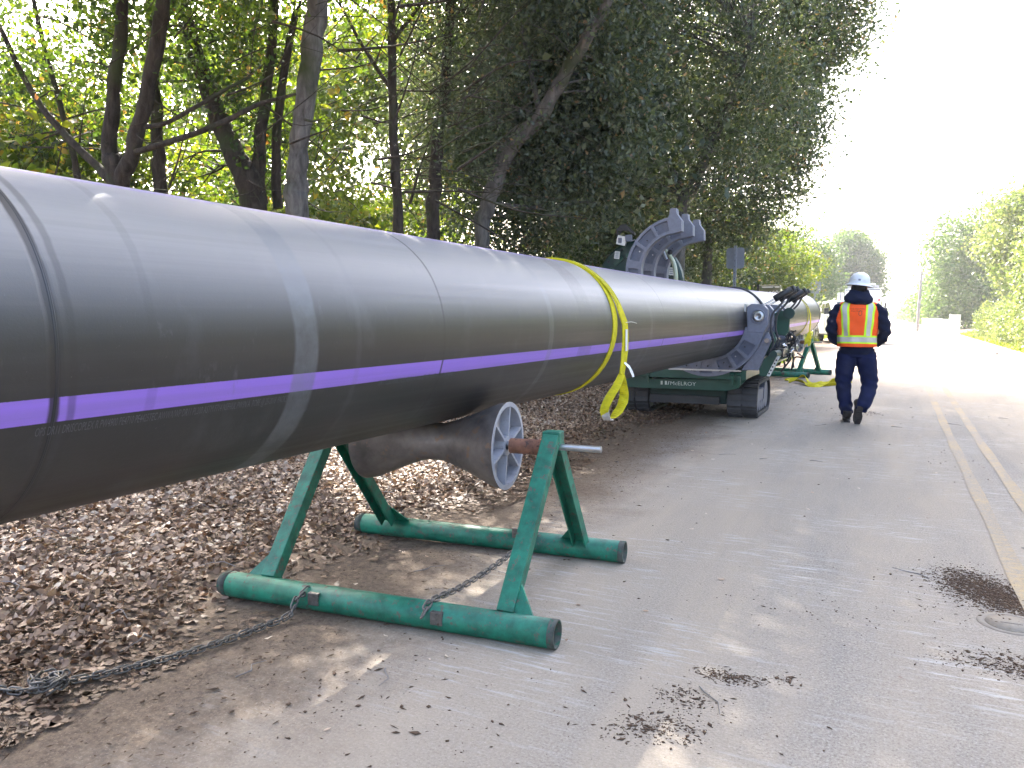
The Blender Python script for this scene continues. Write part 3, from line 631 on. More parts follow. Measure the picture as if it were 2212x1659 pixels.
def smooth_path(pts, n=8):
    pts = [Vector(p) for p in pts]; out = []
    P = [pts[0]] + pts + [pts[-1]]
    for i in range(1, len(P) - 2):
        a, b, c, d = P[i - 1], P[i], P[i + 1], P[i + 2]
        for k in range(n):
            t = k / n; out.append(0.5 * ((2 * b) + (c - a) * t + (2 * a - 5 * b + 4 * c - d) * t * t + (3 * b - a - 3 * c + d) * t ** 3))
    out.append(pts[-1]); return out
t = thing('chain', 'grey chain trailing over the road edge to a tangled heap of links', 'chain', (-2.5, 1.8, 0))
def gp(u, v, dz=0.012): p = onground(u, v); p.z = max(0, ground_z(p.x, p.y)) + dz if p.x < -2.4 else gz(p.x, p.y) + dz; return p
st = Vector((-2.275, 2.60, 0.095))
path = smooth_path([st, st + Vector((-0.012, -0.05, -0.03)), gp(622, 1340, 0.02), gp(560, 1362), gp(480, 1392), gp(400, 1418), gp(330, 1436), gp(250, 1456), gp(180, 1472), gp(120, 1482)])
chain(t, path)
kc = gp(105, 1500, 0.02)
lp = [kc + Vector((math.cos(a * 2.3) * (0.035 + 0.02 * math.sin(a * 1.7)), math.sin(a * 2.3) * (0.04 + 0.012 * math.cos(a)), 0.004 + 0.035 * abs(math.sin(a * 0.9)))) for a in np.linspace(0, 9, 40)]
chain(t, lp, 0.032, 0.4)
chain(t, smooth_path([gp(80, 1495), gp(40, 1500), gp(10, 1497), gp(-30, 1500)]))
t = thing('chain', 'short taut chain tying the two skids of the near roller stand', 'chain', (-1.68, 3.2, 0.1))
chain(t, smooth_path([(-1.672, 2.62, 0.095), (-1.672, 2.68, 0.125), (-1.675, 2.9, 0.105), (-1.68, 3.2, 0.098), (-1.69, 3.5, 0.105), (-1.70, 3.76, 0.122), (-1.70, 3.83, 0.125)]))

# ------------------------------------------------------------------ slings
def sling_on_pipe(label, y0, full, w):
    t = thing('lifting_sling', label, 'lifting sling', tuple(pipe_c(y0)), 0, 'yellow lifting slings')
    o = Vector(t.location)
    def P(deg, dy, offs): return on_pipe(y0 + dy, deg, offs) - o
    # the turn round the pipe
    a = [P(g_, 0.02 * math.sin(rad(g_ * 2)), 0.004) for g_ in range(-190, 171, 6)]
    MB().strip(a, (0, 1, 0), w, 0.006).build('choker_turn', SLING, t)
    b = [P(g_, 0.02 * math.sin(rad(g_ * 2)) + (0.010 + 0.105 * max(0, min(1, (50 - g_) / 55))), 0.012 + 0.012 * max(0, min(1, (50 - g_) / 40))) for g_ in range(168, 8, -6)]
    last = b[-1]
    y_t = 0.125
    b += [P(4, y_t, 0.028), Vector((P(0, y_t, 0.034).x, y_t, -0.06)), Vector((P(0, y_t, 0.032).x, y_t - 0.005, -0.14)), Vector((P(0, y_t, 0.03).x, y_t - 0.02, -0.22)), Vector((P(0, y_t, 0.028).x, y_t - 0.055, -0.30))]
    wv = [Vector((0, 1, 0)).lerp(Vector((0.3, 0.9, 0)), min(1, max(0, (i - len(b) + 8) / 8))) for i in range(len(b))]
    MB().strip(b, wv, [w] * (len(b) - 2) + [w * 0.8, w * 0.6], 0.007).build('tail', SLING, t)
    for k, dy in ((0, -0.32), (1, 0.32)):
        st_ = MB(); bb = [p + Vector((0.0, 0, 0)) for p in b[:-2]]
        st_.strip([p + (Vector((p.x, 0, p.z)).normalized() * 0.0045) + Vector((0, dy * w, 0)) for p in bb[:-4]], (0, 1, 0), 0.006, 0.002).build('edge_stitching', SLINGP, t)
    e = b[-1]
    A = smooth_path([e, e + Vector((-0.01, -0.07, -0.07)), e + Vector((-0.03, -0.155, -0.14)), e + Vector((-0.04, -0.215, -0.21)), e + Vector((-0.035, -0.195, -0.265))], 6)
    Bp = smooth_path([e, e + Vector((0, 0.035, -0.07)), e + Vector((0, 0.055, -0.15)), e + Vector((-0.005, 0.0, -0.215)), e + Vector((-0.02, -0.11, -0.268)), e + Vector((-0.035, -0.195, -0.268))], 6)
    MB().strip(A, [Vector((1, 0.9 * (1 - i / len(A)), 0.4)) for i in range(len(A))], [w * (0.5 + 0.25 * math.sin(PI * i / len(A))) for i in range(len(A))], 0.006).build('eye', SLING, t)
    MB().strip(Bp, [Vector((1, 0.5 + 0.3 * math.sin(i), 0.3)) for i in range(len(Bp))], [w * (0.5 + 0.3 * math.sin(PI * i / len(Bp))) for i in range(len(Bp))], 0.006).build('eye', SLING, t)
    MB().strip([e + Vector((-0.036, -0.212, -0.215)), e + Vector((-0.032, -0.208, -0.25)), e + Vector((-0.03, -0.19, -0.272)), e + Vector((-0.024, -0.15, -0.278))], (1, 0.2, 0), w * 0.62, 0.009).build('wear_pad', SLEEVE, t)
    if full:
        q = b[-4]
        MB().strip([q + Vector((0.006, 0, 0.05)), q + Vector((0.006, 0, -0.03)), q + Vector((0.006, 0, -0.09))], (0, 1, 0), w * 0.5, 0.003).build('care_tag', TAG, t)
        q = b[-2]
        MB().strip([q, q + Vector((0.03, 0.03, -0.03)), q + Vector((0.04, 0.065, -0.07)), q + Vector((0.05, 0.06, -0.10))], (0, 1, 1), 0.012, 0.001).strip([q, q + Vector((0.035, 0.01, -0.04)), q + Vector((0.05, 0.045, -0.10))], (0, 1, 1), 0.012, 0.001).build('torn_tag', WHITE, t)
        q = b[-5]; MB().tube(smooth_path([q, q + Vector((0.02, 0.08, 0.005)), q + Vector((0.02, 0.2, -0.005))], 4), 0.002, 5).build('loose_thread', TAG, t)
    return t
sling_on_pipe('yellow webbing sling choked round the near length of pipe, tail eye hanging', 4.74, True, 0.078)
sling_on_pipe('yellow webbing sling choked round the far end of the pipe', 15.9, False, 0.08)
# sling lying on the road behind the worker
p0 = onground(1700, 826); t = thing('lifting_sling', 'crumpled yellow webbing sling lying flat on the asphalt left of the worker', 'lifting sling', (p0.x, p0.y, gz(0, p0.y)), 0, 'yellow lifting slings')
def L_(u, v, dz): q = onground(u, v); return q - Vector(t.location) + Vector((0, 0, dz))
MB().strip(smooth_path([L_(1697, 822, .01), L_(1718, 822, .03), L_(1738, 824, .09), L_(1752, 830, .02), L_(1775, 832, .04), L_(1800, 830, .06), L_(1835, 826, .02)], 6), [(0.25, 1, 0.5 * math.sin(i * 0.35)) for i in range(37)], 0.13, 0.008).build('webbing', SLING, t)
MB().strip(smooth_path([L_(1705, 826, .02), L_(1730, 829, .05), L_(1755, 836, .02), L_(1790, 834, .03), L_(1830, 830, .01)], 6), [(0.1, 1, 0.6 * math.cos(i * 0.5)) for i in range(25)], 0.09, 0.008).build('webbing', SLING, t)

# ------------------------------------------------------------------ tracked fusion machine
MC = Vector((-2.3, 10.7, gz(0, 10.7)))
mach = thing('pipe_fusion_machine', 'green tracked pipe fusion machine with open grey jaws clamped under the pipe', 'pipe fusion machine', tuple(MC))
def W(x, y, z): return Vector((x, y, z)) - MC
def w_(v): return Vector(v) - MC
def mb_(): return MB()
def ring_pts(c, r, a0, a1, n): return [(c[0] + r * math.cos(rad(a0 + (a1 - a0) * i / n)), c[1] + r * math.sin(rad(a0 + (a1 - a0) * i / n))) for i in range(n + 1)]
def jaw(y, c, a0, a1, knob, pockets, ri=0.465, ro=0.635, th=0.11, pivot=None):
    """one cast C-shaped jaw: arc plate (two skins with a core), ribs, pockets"""
    o = MB(); inner = ring_pts(c, ri, a0, a1, 22); outer = ring_pts(c, ro, a0, a1, 22)
    poly = inner + outer[::-1]
    X, Z = Vector((1, 0, 0)), Vector((0, 0, 1)); org = W(0, y, 0)
    # core ring, thinner, set back: front skin is built as rim and ribs so that the pockets are real recesses
    def arcseg(mb, r0, r1, b0, b1, y0, y1, n=10):
        for i in range(n):
            g0 = b0 + (b1 - b0) * i / n; g1 = b0 + (b1 - b0) * (i + 1) / n
            q = [(c[0] + r * math.cos(rad(g_)), c[1] + r * math.sin(rad(g_))) for r, g_ in ((r0, g0), (r1, g0), (r1, g1), (r0, g1))]
            mb.prism(q, org + Vector((0, y0, 0)), X, Z, (0, y1 - y0, 0))
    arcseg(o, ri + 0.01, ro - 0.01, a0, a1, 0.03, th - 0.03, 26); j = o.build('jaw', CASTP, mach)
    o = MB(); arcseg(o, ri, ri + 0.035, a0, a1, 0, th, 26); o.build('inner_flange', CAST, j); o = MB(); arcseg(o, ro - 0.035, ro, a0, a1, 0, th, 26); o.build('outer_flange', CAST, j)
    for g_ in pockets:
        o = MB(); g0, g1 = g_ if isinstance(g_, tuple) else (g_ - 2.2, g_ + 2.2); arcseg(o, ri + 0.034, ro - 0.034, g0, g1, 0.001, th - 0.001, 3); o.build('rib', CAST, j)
    for g_ in range(int(a0) + 8, int(a1) - 4, 17):
        q = Vector((c[0] + (ri + 0.085) * math.cos(rad(g_)), 0, c[1] + (ri + 0.085) * math.sin(rad(g_)))); o = MB(); o.lathe([(0.009, 0.027), (0.009, 0.02), (0.0, 0.02)], W(q.x, y, q.z), (0, 1, 0), 8, False); o.build('bolt', STEEL if g_ % 2 else BLACKM, j)
    if knob:
        for y0 in (0.0, th - 0.045):
            o = MB(); o.prism(knob, org + Vector((0, y0 - 0.002, 0)), X, Z, (0, 0.045, 0)); o.build('latch_ear', CAST, j, bevel=0.004)
    return j
UY = [9.62, 10.22, 10.88]
uc = (-2.40, 1.87)
knobU = [(-0.05, 0.45), (0.03, 0.46), (0.10, 0.47), (0.105, 0.60), (0.05, 0.69), (0.045, 0.76), (-0.03, 0.765), (-0.05, 0.68), (-0.08, 0.64)]
for y in UY:
    c = uc; a_t = rad(4); kb = []
    for (x, z) in knobU:
        kb.append((c[0] + x * math.cos(a_t) - z * math.sin(a_t) - 0.02, c[1] + x * math.sin(a_t) + z * math.cos(a_t)))
    jaw(y, c, 94, 246, kb, [(94, 99), 121, 146, (166, 176), 200, (225, 246)], ro=0.665)
LY = [9.55, 9.95, 10.75, 11.15]
for i, y in enumerate(LY):
    pc = pipe_c(y); c = (pc.x, pc.z)
    # lower jaw: arc under the pipe, flat foot, pivot housing at the right
    j = jaw(y, c, -178, -8, None, [-42, -58, (-84, -76), -100, -126, -150, (-26, -8)], ri=0.447, ro=0.665, th=0.13)
    X, Z = Vector((1, 0, 0)), Vector((0, 0, 1))
    hx, hz = c[0] + 0.60, c[1] + 0.035
    hous = [(hx - 0.145, hz + 0.14), (hx - 0.09, hz + 0.18), (hx + 0.04, hz + 0.17), (hx + 0.095, hz + 0.11), (hx + 0.10, hz - 0.08), (hx + 0.06, hz - 0.16), (hx - 0.13, hz - 0.16), (hx - 0.14, hz + 0.02)]
    mb = MB(); mb.prism(hous, W(0, y - 0.004, 0), X, Z, (0, 0.14, 0)); h_ = mb.build('pivot_housing', CAST, mach, bevel=0.008)
    mb = MB(); mb.lathe([(0.085, 0), (0.085, -0.012), (0.070, -0.014), (0.070, -0.003)], W(hx - 0.01, y - 0.004, hz + 0.03), (0, 1, 0), 28); mb.build('pin_collar', CAST, h_)
    mb = MB(); mb.lathe([(0.066, -0.006), (0.066, -0.018), (0.02, -0.020), (0.02, -0.01), (0.0, -0.01)], W(hx - 0.01, y - 0.004, hz + 0.03), (0, 1, 0), 28); mb.build('pivot_pin', STEEL, h_)
    mb = MB(); mb.box(W(hx - 0.165, y + 0.06, hz + 0.13), (0.025, 0.10, 0.09)); mb.build('latch_block', STEEL, h_, bevel=0.003)
    # foot
    mb = MB(); mb.prism([(c[0] - 0.50, 0.66), (c[0] - 0.42, 0.78), (c[0] - 0.2, 0.79), (c[0] + 0.05, 0.76), (c[0] + 0.14, 0.66)], W(0, y + 0.02, 0), X, Z, (0, 0.10, 0)); f_ = mb.build('jaw_foot', CAST, mach, bevel=0.004)
    mb = MB(); mb.box(W(c[0] - 0.03, y + 0.065, 0.652), (0.88, 0.14, 0.018)); mb.build('foot_plate', STEEL, f_)
    for k in range(6):
        mb = MB(); mb.lathe([(0.011, 0.017), (0.011, 0.0), (0, 0.0)], W(c[0] - 0.38 + 0.13 * k, y + 0.004, 0.70), (0, 1, 0), 8, False); mb.build('bolt', BLACKM, f_)
    # strut plate behind the jaw, running down to the deck
    mb = MB(); mb.prism([(c[0] + 0.70, 1.12), (c[0] + 0.74, 1.02), (c[0] + 0.60, 0.66), (c[0] + 0.40, 0.66), (c[0] + 0.56, 0.90)], W(0, y + 0.05, 0), X, Z, (0, 0.05, 0)); mb.build('strut_plate', GREEN2 if i % 2 else CAST, mach, bevel=0.004)
    # hydraulic latch cylinder rising to the upper right
    b0 = W(hx + 0.03, y + 0.08, hz + 0.16); tip = b0 + Vector((0.33, 0.05, 0.20)); d = (tip - b0).normalized()
    mb = MB(); mb.tube([b0 - d * 0.03, b0 + d * 0.16], 0.011, 10); cy = mb.build('latch_rod', CHROME, mach)
    mb = MB(); mb.tube([b0 + d * 0.14, b0 + d * 0.145, b0 + d * 0.36, b0 + d * 0.365], [0.02, 0.040, 0.040, 0.02], 12); mb.build('sleeve', BLACKM, cy)
    sd_ = d.cross(Vector((0, 1, 0))).normalized()
    mb = MB(); mb.beam(b0 + d * 0.36 + sd_ * 0.026, tip + sd_ * 0.026, 0.012, 0.02, (0, 1, 0)); mb.beam(b0 + d * 0.36 - sd_ * 0.026, tip - sd_ * 0.026, 0.012, 0.02, (0, 1, 0)); mb.lathe([(0.022, -0.03), (0.022, 0.03)], tip, sd_, 10); mb.lathe([(0.018, -0.02), (0.018, 0.03)], tip + sd_ * 0.02, (0, 1, 0), 10); mb.build('clevis', BLACKM, cy)
    # hose looping down from the cylinder
    mb = MB(); mb.tube(smooth_path([b0 + d * 0.30 - Vector((0, 0, 0.03)), b0 + Vector((0.20, 0.05, 0.02)), b0 + Vector((0.11, 0.02, -0.1)), b0 + Vector((0.09, 0.03, -0.26)), b0 + Vector((0.12, 0.05, -0.44)), b0 + Vector((0.06, 0.07, -0.62))], 6), 0.013, 8); mb.build('hydraulic_hose', RUBBER, mach)
# guide rods and hydraulic rams along the carriage
for (x, z, r_, mt_) in ((-1.30, 1.02, 0.028, CHROME), (-1.22, 0.86, 0.042, DKGREEN), (-2.75, 1.0, 0.028, CHROME)):
    mb = MB(); mb.tube([W(x, 9.5, z), W(x, 11.9, z)], r_, 16); mb.build('guide_rod', mt_, mach)
mb = MB(); mb.prism([(-0.10, 0), (0.03, -0.02), (0.07, 0.03), (0.08, 0.22), (0.04, 0.28), (-0.02, 0.30), (-0.10, 0.27)], W(-1.21, 10.25, 1.08), (1, 0, 0), (0, 0, 1), (0, 0.05, 0)); mb.build('side_plate', GREEN2, mach, bevel=0.012)
mb = MB(); mb.lathe([(0, 0), (0.07, 0.0), (0.07, 0.05), (0, 0.05)], W(-1.14, 10.19, 1.34), (0, 1, 0), 20, False); mb.build('cover_disc', DKGREEN, mach)
random.seed(3)
for k in range(15):
    x = -1.42 + random.uniform(0, 0.32); y = 9.7 + random.uniform(0, 1.7); z = 0.72 + random.uniform(0.05, 0.40)
    a = W(x, y, z); mb = MB()
    mb.tube(smooth_path([a, a + Vector((random.uniform(.02, .1), random.uniform(-.06, .1), random.uniform(-.1, .12))), a + Vector((random.uniform(-.1, .08), random.uniform(.05, .2), random.uniform(-.22, -.05))), a + Vector((random.uniform(-.1, .05), random.uniform(.1, .3), -0.25))], 5), 0.012, 7)
    mb.build('hydraulic_hose', RUBBER, mach)
for k in range(11):
    x = -1.36 + random.uniform(0, 0.22); y = 9.66 + 0.16 * k; z = 0.80 + random.uniform(-.05, 0.3); mb = MB()
    mb.lathe([(0.014, 0), (0.014, 0.03), (0.022, 0.03), (0.022, 0.055), (0.012, 0.055), (0.012, 0.09)], W(x, y, z), (random.uniform(-1, 1), random.uniform(-.6, .2), random.uniform(-.4, 1)), 8); mb.build('hose_fitting', CHROME if k % 2 else BLACKM, mach)
mb = MB(); mb.box(W(-1.24, 10.1, 0.86), (0.16, 0.34, 0.10)); vb = mb.build('valve_block', BLACKM, mach, bevel=0.006)
for k in range(3):
    q = W(-1.22, 9.95 + 0.14 * k, 0.92); mb = MB(); mb.tube([q, q + Vector((0.03, -0.03, 0.06)), q + Vector((0.10, -0.05, 0.055))], 0.008, 6); mb.build('lever', STEEL, vb)
q = W(-1.10, 9.9, 0.78); mb = MB(); mb.tube([q, q + Vector((0.03, -0.02, 0.09))], [0.006, 0.016], 8); mb.build('lever_knob', BLACKM, mach)
# deck
mb = MB(); mb.box(W(-2.27, 9.66, 0.595), (1.46, 0.10, 0.115)); mb.build('deck_beam', GREEN2, mach, bevel=0.006)
mb = MB(); mb.box(W(-2.27, 11.85, 0.595), (1.46, 0.10, 0.115)); mb.build('deck_beam', GREEN2, mach, bevel=0.006)
for x in (-2.95, -1.60):
    mb = MB(); mb.box(W(x, 10.75, 0.597), (0.10, 2.06, 0.11)); mb.build('side_beam', GREEN2, mach, bevel=0.006)
mb = MB(); mb.box(W(-2.27, 10.75, 0.54), (1.26, 2.05, 0.02)); mb.build('deck_plate', DKGREEN, mach)
mb = MB(); mb.prism([(-3.16, 0.50), (-1.56, 0.535), (-1.66, 0.42), (-1.80, 0.385), (-3.16, 0.385)], W(0, 9.75, 0), (1, 0, 0), (0, 0, 1), (0, 0.06, 0)); mb.build('front_apron', GREEN2, mach, bevel=0.004)
for x in (-1.62, -1.70, -2.75):
    mb = MB(); mb.box(W(x, 9.60, 0.55), (0.03, 0.03, 0.16)); mb.lathe([(0.02, -0.025), (0.02, 0.025)], W(x, 9.585, 0.61), (1, 0, 0), 10); mb.build('hinge_lug', GREEN2, mach)
mb = MB(); mb.box(W(-2.36, 10.7, 0.33), (1.02, 1.2, 0.30)); mb.build('chassis', DKGREEN, mach, bevel=0.02)
mb = MB(); mb.box(W(-2.36, 9.96, 0.24), (0.9, 0.06, 0.10)); mb.build('axle_beam', BLACKM, mach)
mb = MB(); mb.prism([(0, 0), (0.30, 0.0), (0.30, 0.30), (0.0, 0.14)], W(-3.1, 9.7, 0.50), (1, 0, 0), (0, 0, 1), (0, 0.04, 0)); mb.build('left_bracket', GREEN2, mach)
def deckfn(x0, z0): return lambda v: W(x0 + v.x, 9.746, z0 + v.y)
lettering('maker_lettering', 'McELROY', 0.068, LETTER, mach, deckfn(-2.50, 0.435), 1.15)
mb = MB()
for a_ in (0, 0.055, 0.09): mb.prism([(0, 0), (0.026, 0), (0.026, 0.048), (0, 0.048)] if a_ < 0.08 else [(0, 0), (0.012, 0), (0.024, 0.048), (0.012, 0.048)], W(-2.62 + a_, 9.747, 0.436), (1, 0, 0), (0, 0, 1), (0, -0.001, 0))
mb.build('maker_emblem', LETTER, mach)
# sloping control guard at the right with chequered label strip
GP = lambda u, v: (aty(u, v, 9.66).x, aty(u, v, 9.66).z)
mb = MB(); mb.prism([GP(1640, 782), GP(1640, 812), GP(1663, 814), GP(1686, 770), GP(1668, 763)], W(0, 9.66, 0), (1, 0, 0), (0, 0, 1), (0, 0.06, 0)); gd = mb.build('side_guard', GREEN2, mach, bevel=0.006)
mb = MB(); mb.prism([GP(1656, 812), GP(1663, 813), GP(1685, 771), GP(1679, 768)], W(0, 9.657, 0), (1, 0, 0), (0, 0, 1), (0, -0.003, 0)); mb.build('warning_strip', TAG, gd)
for k in range(5):
    f0 = 0.1 + 0.18 * k; q = aty(1659 + 22 * f0, 811 - 40 * f0, 9.652); mb = MB(); mb.box(w_(q), (0.018, 0.002, 0.018)); mb.build('strip_mark', BLACKM, gd)
mb = MB(); mb.beam(W(-1.36, 9.69, 0.81), W(-1.36, 11.7, 0.81), 0.02, 0.02); mb.beam(W(-1.28, 9.71, 0.76), W(-1.28, 11.7, 0.76), 0.16, 0.02); mb.build('side_rail', GREEN2, mach)
# facer disc swung up on the left
fc = w_(aty(1378, 618, 11.7)); FR = 0.70
mb = MB(); mb.lathe([(0, 0), (FR - 0.03, 0), (FR, 0.03), (FR, 0.14), (FR - 0.02, 0.16), (0, 0.16)], fc, (0.05, 1, 0), 40, False); fa = mb.build('facer', DKGREEN, mach, bevel=0.004)
for k in range(7):
    a = rad(25 + 26 * k); q = fc + Vector((math.cos(a) * 0.50, -0.012 - math.cos(a) * 0.025, math.sin(a) * 0.50)); mb = MB(); mb.box(q, (0.17, 0.02, 0.06), Matrix.Rotation(-a + PI / 2, 3, 'Y')); mb.build('blade_holder', GREEN2, fa)
    mb = MB(); mb.lathe([(0.02, -0.006), (0.02, 0.0), (0, -0.006)], fc + Vector((math.cos(a + .22) * 0.62, -0.004 - math.cos(a + .22) * 0.03, math.sin(a + .22) * 0.62)), (0, 1, 0), 10, False); mb.build('bolt', BLACKM, fa)
for q in (w_(aty(1333, 551, 11.62)), w_(aty(1450, 586, 11.62))):
    mb = MB(); mb.box(q, (0.085, 0.004, 0.115), Matrix.Rotation(rad(8), 3, 'Y')); mb.build('sticker', TAG, fa)
    mb = MB(); [mb.box(q + Vector((0, -0.0035, 0.03 - 0.03 * k)), (0.05, 0.002, 0.012)) for k in range(3)]; mb.build('sticker_print', SIGNB, fa)
# carrying handle with latches on top of the facer
hb = w_(aty(1347, 528, 11.5))
mb = MB(); mb.prism([(-0.11, 0.10), (-0.12, 0.22), (-0.05, 0.30), (0.03, 0.30), (0.17, 0.17), (0.17, 0.13), (0.06, 0.20), (-0.02, 0.21), (-0.07, 0.16), (-0.075, 0.10)], hb, (1, 0, 0), (0, 0, 1), (0, 0.05, 0)); hnd = mb.build('handle', BLACKM, fa, bevel=0.004)
mb = MB(); mb.box(hb + Vector((-0.03, 0.01, 0.06)), (0.15, 0.06, 0.14), Matrix.Rotation(rad(14), 3, 'Y')); mb.build('latch_case', STEEL, fa, bevel=0.004)
mb = MB(); mb.box(hb + Vector((-0.05, -0.03, 0.06)), (0.05, 0.02, 0.08)); mb.box(hb + Vector((0.08, 0.0, 0.09)), (0.10, 0.05, 0.10)); mb.tube([hb + Vector((0.12, 0, 0.05)), hb + Vector((0.24, 0, 0.06))], 0.012, 8); mb.build('latch', CAST, fa, bevel=0.003)
# curved clear hose and handle beside the jaws
hp = [aty(1420, 520, 10.6), aty(1436, 540, 10.6), aty(1449, 556, 10.6), aty(1457, 575, 10.6), aty(1460, 605, 10.6), aty(1455, 640, 10.6)]
mb = MB(); mb.tube([w_(q) for q in smooth_path(hp, 5)], 0.030, 10); mb.build('curved_guard_rail', HOSE, mach)
q = w_(aty(1447, 545, 10.5)); mb = MB(); mb.lathe([(0.0, -0.04), (0.03, -0.04), (0.035, 0.02), (0, 0.03)], q, (0.3, -1, 0), 14, False); mb.build('grip_knob', BLACKM, mach)
mb = MB(); mb.tube([w_(aty(1420, 520, 10.55)), w_(aty(1440, 560, 10.55))], [0.035, 0.02], 8); mb.build('rail_arm', STEEL, mach)
# dark band of hose over the pipe above the near jaw
mb = MB(); mb.tube([w_(on_pipe(11.0, g_, 0.012)) for g_ in range(20, 100, 6)], 0.014, 8); mb.build('hydraulic_hose', RUBBER, mach)
# crawler tracks
def track(x0, x1):
    Y0, Y1 = 10.05, 11.25; zt = 0.47; r_ = zt / 2 - 0.012; zc = r_ + 0.012
    prof = []
    for k in range(13): a = PI / 2 + PI * k / 12; prof.append((Y0 + r_ + math.cos(a) * r_, zc + math.sin(a) * r_))
    for k in range(13): a = -PI / 2 + PI * k / 12; prof.append((Y1 - r_ + math.cos(a) * r_, zc + math.sin(a) * r_))
    # front sprocket raised a little: squarish front like the photo
    prof = [(p[0] - (0.03 if p[1] < zc and p[0] < Y0 + r_ else 0), p[1]) for p in prof]
    inn = []
    cy_ = sum(p[0] for p in prof) / len(prof)
    for (y, z) in prof:
        d = Vector((y - max(Y0 + r_, min(Y1 - r_, y)), z - zc)); L = d.length or 1; inn.append((y - d.x / L * 0.035, z - d.y / L * 0.035))
    n = len(prof); mb = MB(); vs = []
    for x in (x0, x1):
        vs += [W(x, y, z + MC.z) for y, z in prof]; vs += [W(x, y, z + MC.z) for y, z in inn]
    fs = []
    for i in range(n):
        j = (i + 1) % n; fs += [(i, j, n + j, n + i), (2 * n + i, 3 * n + i, 3 * n + j, 2 * n + j), (i, 2 * n + i, 2 * n + j, j), (n + i, n + j, 3 * n + j, 3 * n + i)]
    mb.add(vs, fs); tr = mb.build('crawler_track', TRACKR, mach)
    # lugs
    per = []; tot = 0
    for i in range(n): a, b = Vector((prof[i][0], prof[i][1])), Vector((prof[(i + 1) % n][0], prof[(i + 1) % n][1])); per.append((tot, a, b)); tot += (b - a).length
    N_ = 36
    for k in range(N_):
        s = tot * k / N_
        for (t0, a, b) in per[::-1]:
            if s >= t0: break
        d = (b - a).normalized(); p = a + d * (s - t0); nrm = Vector((d.y, -d.x))
        if nrm.dot(p - Vector((cy_, zc))) < 0: nrm = -nrm
        R = Matrix(((1, 0, 0), (0, d.x, nrm.x), (0, d.y, nrm.y)))
        for (xa, xb) in ((x0 + 0.006, (x0 + x1) / 2 - 0.012), ((x0 + x1) / 2 + 0.012, x1 - 0.006)):
            if p.y < 0.03 and 10.2 < p.x < 11.1: nr = 0.003
            else: nr = 0.012
            mb = MB(); mb.box(W((xa + xb) / 2, p.x + nrm.x * nr, p.y + nrm.y * nr + MC.z), (xb - xa, 0.058, 0.018 if nr > 0.01 else 0.008), R); mb.build('tread_lug', TRACKR, tr)
    mb = MB(); mb.box(W((x0 + x1) / 2, (Y0 + Y1) / 2, zc + MC.z), (x1 - x0 - 0.08, Y1 - Y0 - 0.3, 0.20)); fr = mb.build('track_frame', CAST, tr, bevel=0.01)
    for i, y in enumerate((Y0 + r_, Y0 + 0.45, Y0 + 0.60, Y0 + 0.75, Y1 - r_)):
        rr = r_ - 0.045 if i in (0, 4) else 0.07; z = zc if i in (0, 4) else 0.12
        mb = MB(); mb.lathe([(0, 0), (rr * 0.5, 0), (rr * 0.55, 0.02), (rr, 0.02), (rr, x1 - x0 - 0.06), (0, x1 - x0 - 0.06)][::1], W(x0 + 0.03, y, z + MC.z), (1, 0, 0), 20, False); mb.build('road_wheel', CAST, tr)
    for k in range(7):
        mb = MB(); mb.box(W(x1 - 0.03, Y0 + 0.25 + 0.11 * k, 0.055 + MC.z), (0.02, 0.05, 0.03)); mb.build('drive_tooth', TRACKR, tr)
track(-1.84, -1.47); track(-3.22, -2.86)

# ------------------------------------------------------------------ worker
def loft(mb, rings, n=24, cap=True):
    """rings: (cx,cy,cz, rx,ry [,tilt])"""
    vs = []
    for (cx, cy, cz, rx, ry_, *t_) in rings:
        q = Matrix.Rotation(t_[0], 3, 'X') if t_ else None
        for j in range(n):
            a = 2 * PI * j / n; ca, sa = math.cos(a), math.sin(a); k = 1.0
            p = Vector((rx * math.copysign(abs(ca) ** 0.9, ca), ry_ * math.copysign(abs(sa) ** 0.9, sa), 0))
            if q: p = q @ p
            vs.append(p + Vector((cx, cy, cz)))
    k = len(rings); fs = [(i * n + j, i * n + (j + 1) % n, (i + 1) * n + (j + 1) % n, (i + 1) * n + j) for i in range(k - 1) for j in range(n)]
    if cap: fs += [tuple(range(n))[::-1], tuple(range((k - 1) * n, k * n))]
    mb.add(vs, fs, True)
def limb(mb, pts, rs, n=18):
    mb.tube(smooth_path(pts, 6), np.interp(np.linspace(0, 1, (len(pts) - 1) * 6 + 1), np.linspace(0, 1, len(pts)), rs).tolist(), n)
PC = Vector((-0.36, 10.3, gz(0, 10.3)))
man = thing('person', 'worker in white hard hat and orange hi-vis vest over navy hoodie, walking away', 'person', tuple(PC))
TOR = [(0, 0, 0.80, 0.165, 0.125), (0, 0.0, 0.88, 0.185, 0.135), (0, 0.0, 0.96, 0.192, 0.140), (0, 0, 1.05, 0.192, 0.135), (0, -0.005, 1.15, 0.205, 0.138), (0, -0.01, 1.25, 0.222, 0.140), (0, -0.012, 1.34, 0.232, 0.138), (0, -0.01, 1.41, 0.222, 0.122), (0, 0.0, 1.455, 0.175, 0.10), (0, 0.01, 1.49, 0.10, 0.08), (0, 0.02, 1.53, 0.068, 0.07), (0, 0.03, 1.57, 0.062, 0.065)]
mb = MB(); loft(mb, TOR)
def wr(i, k): return 0.006 * math.sin(i * 2.3 + k)
limb(mb, [(-0.10, 0.0, 0.86), (-0.115, 0.0, 0.74), (-0.13, 0.005, 0.60), (-0.135, 0.02, 0.47), (-0.125, 0.03, 0.33), (-0.10, 0.03, 0.20), (-0.085, 0.04, 0.10)], [0.115, 0.118, 0.105, 0.090, 0.083, 0.076, 0.072])
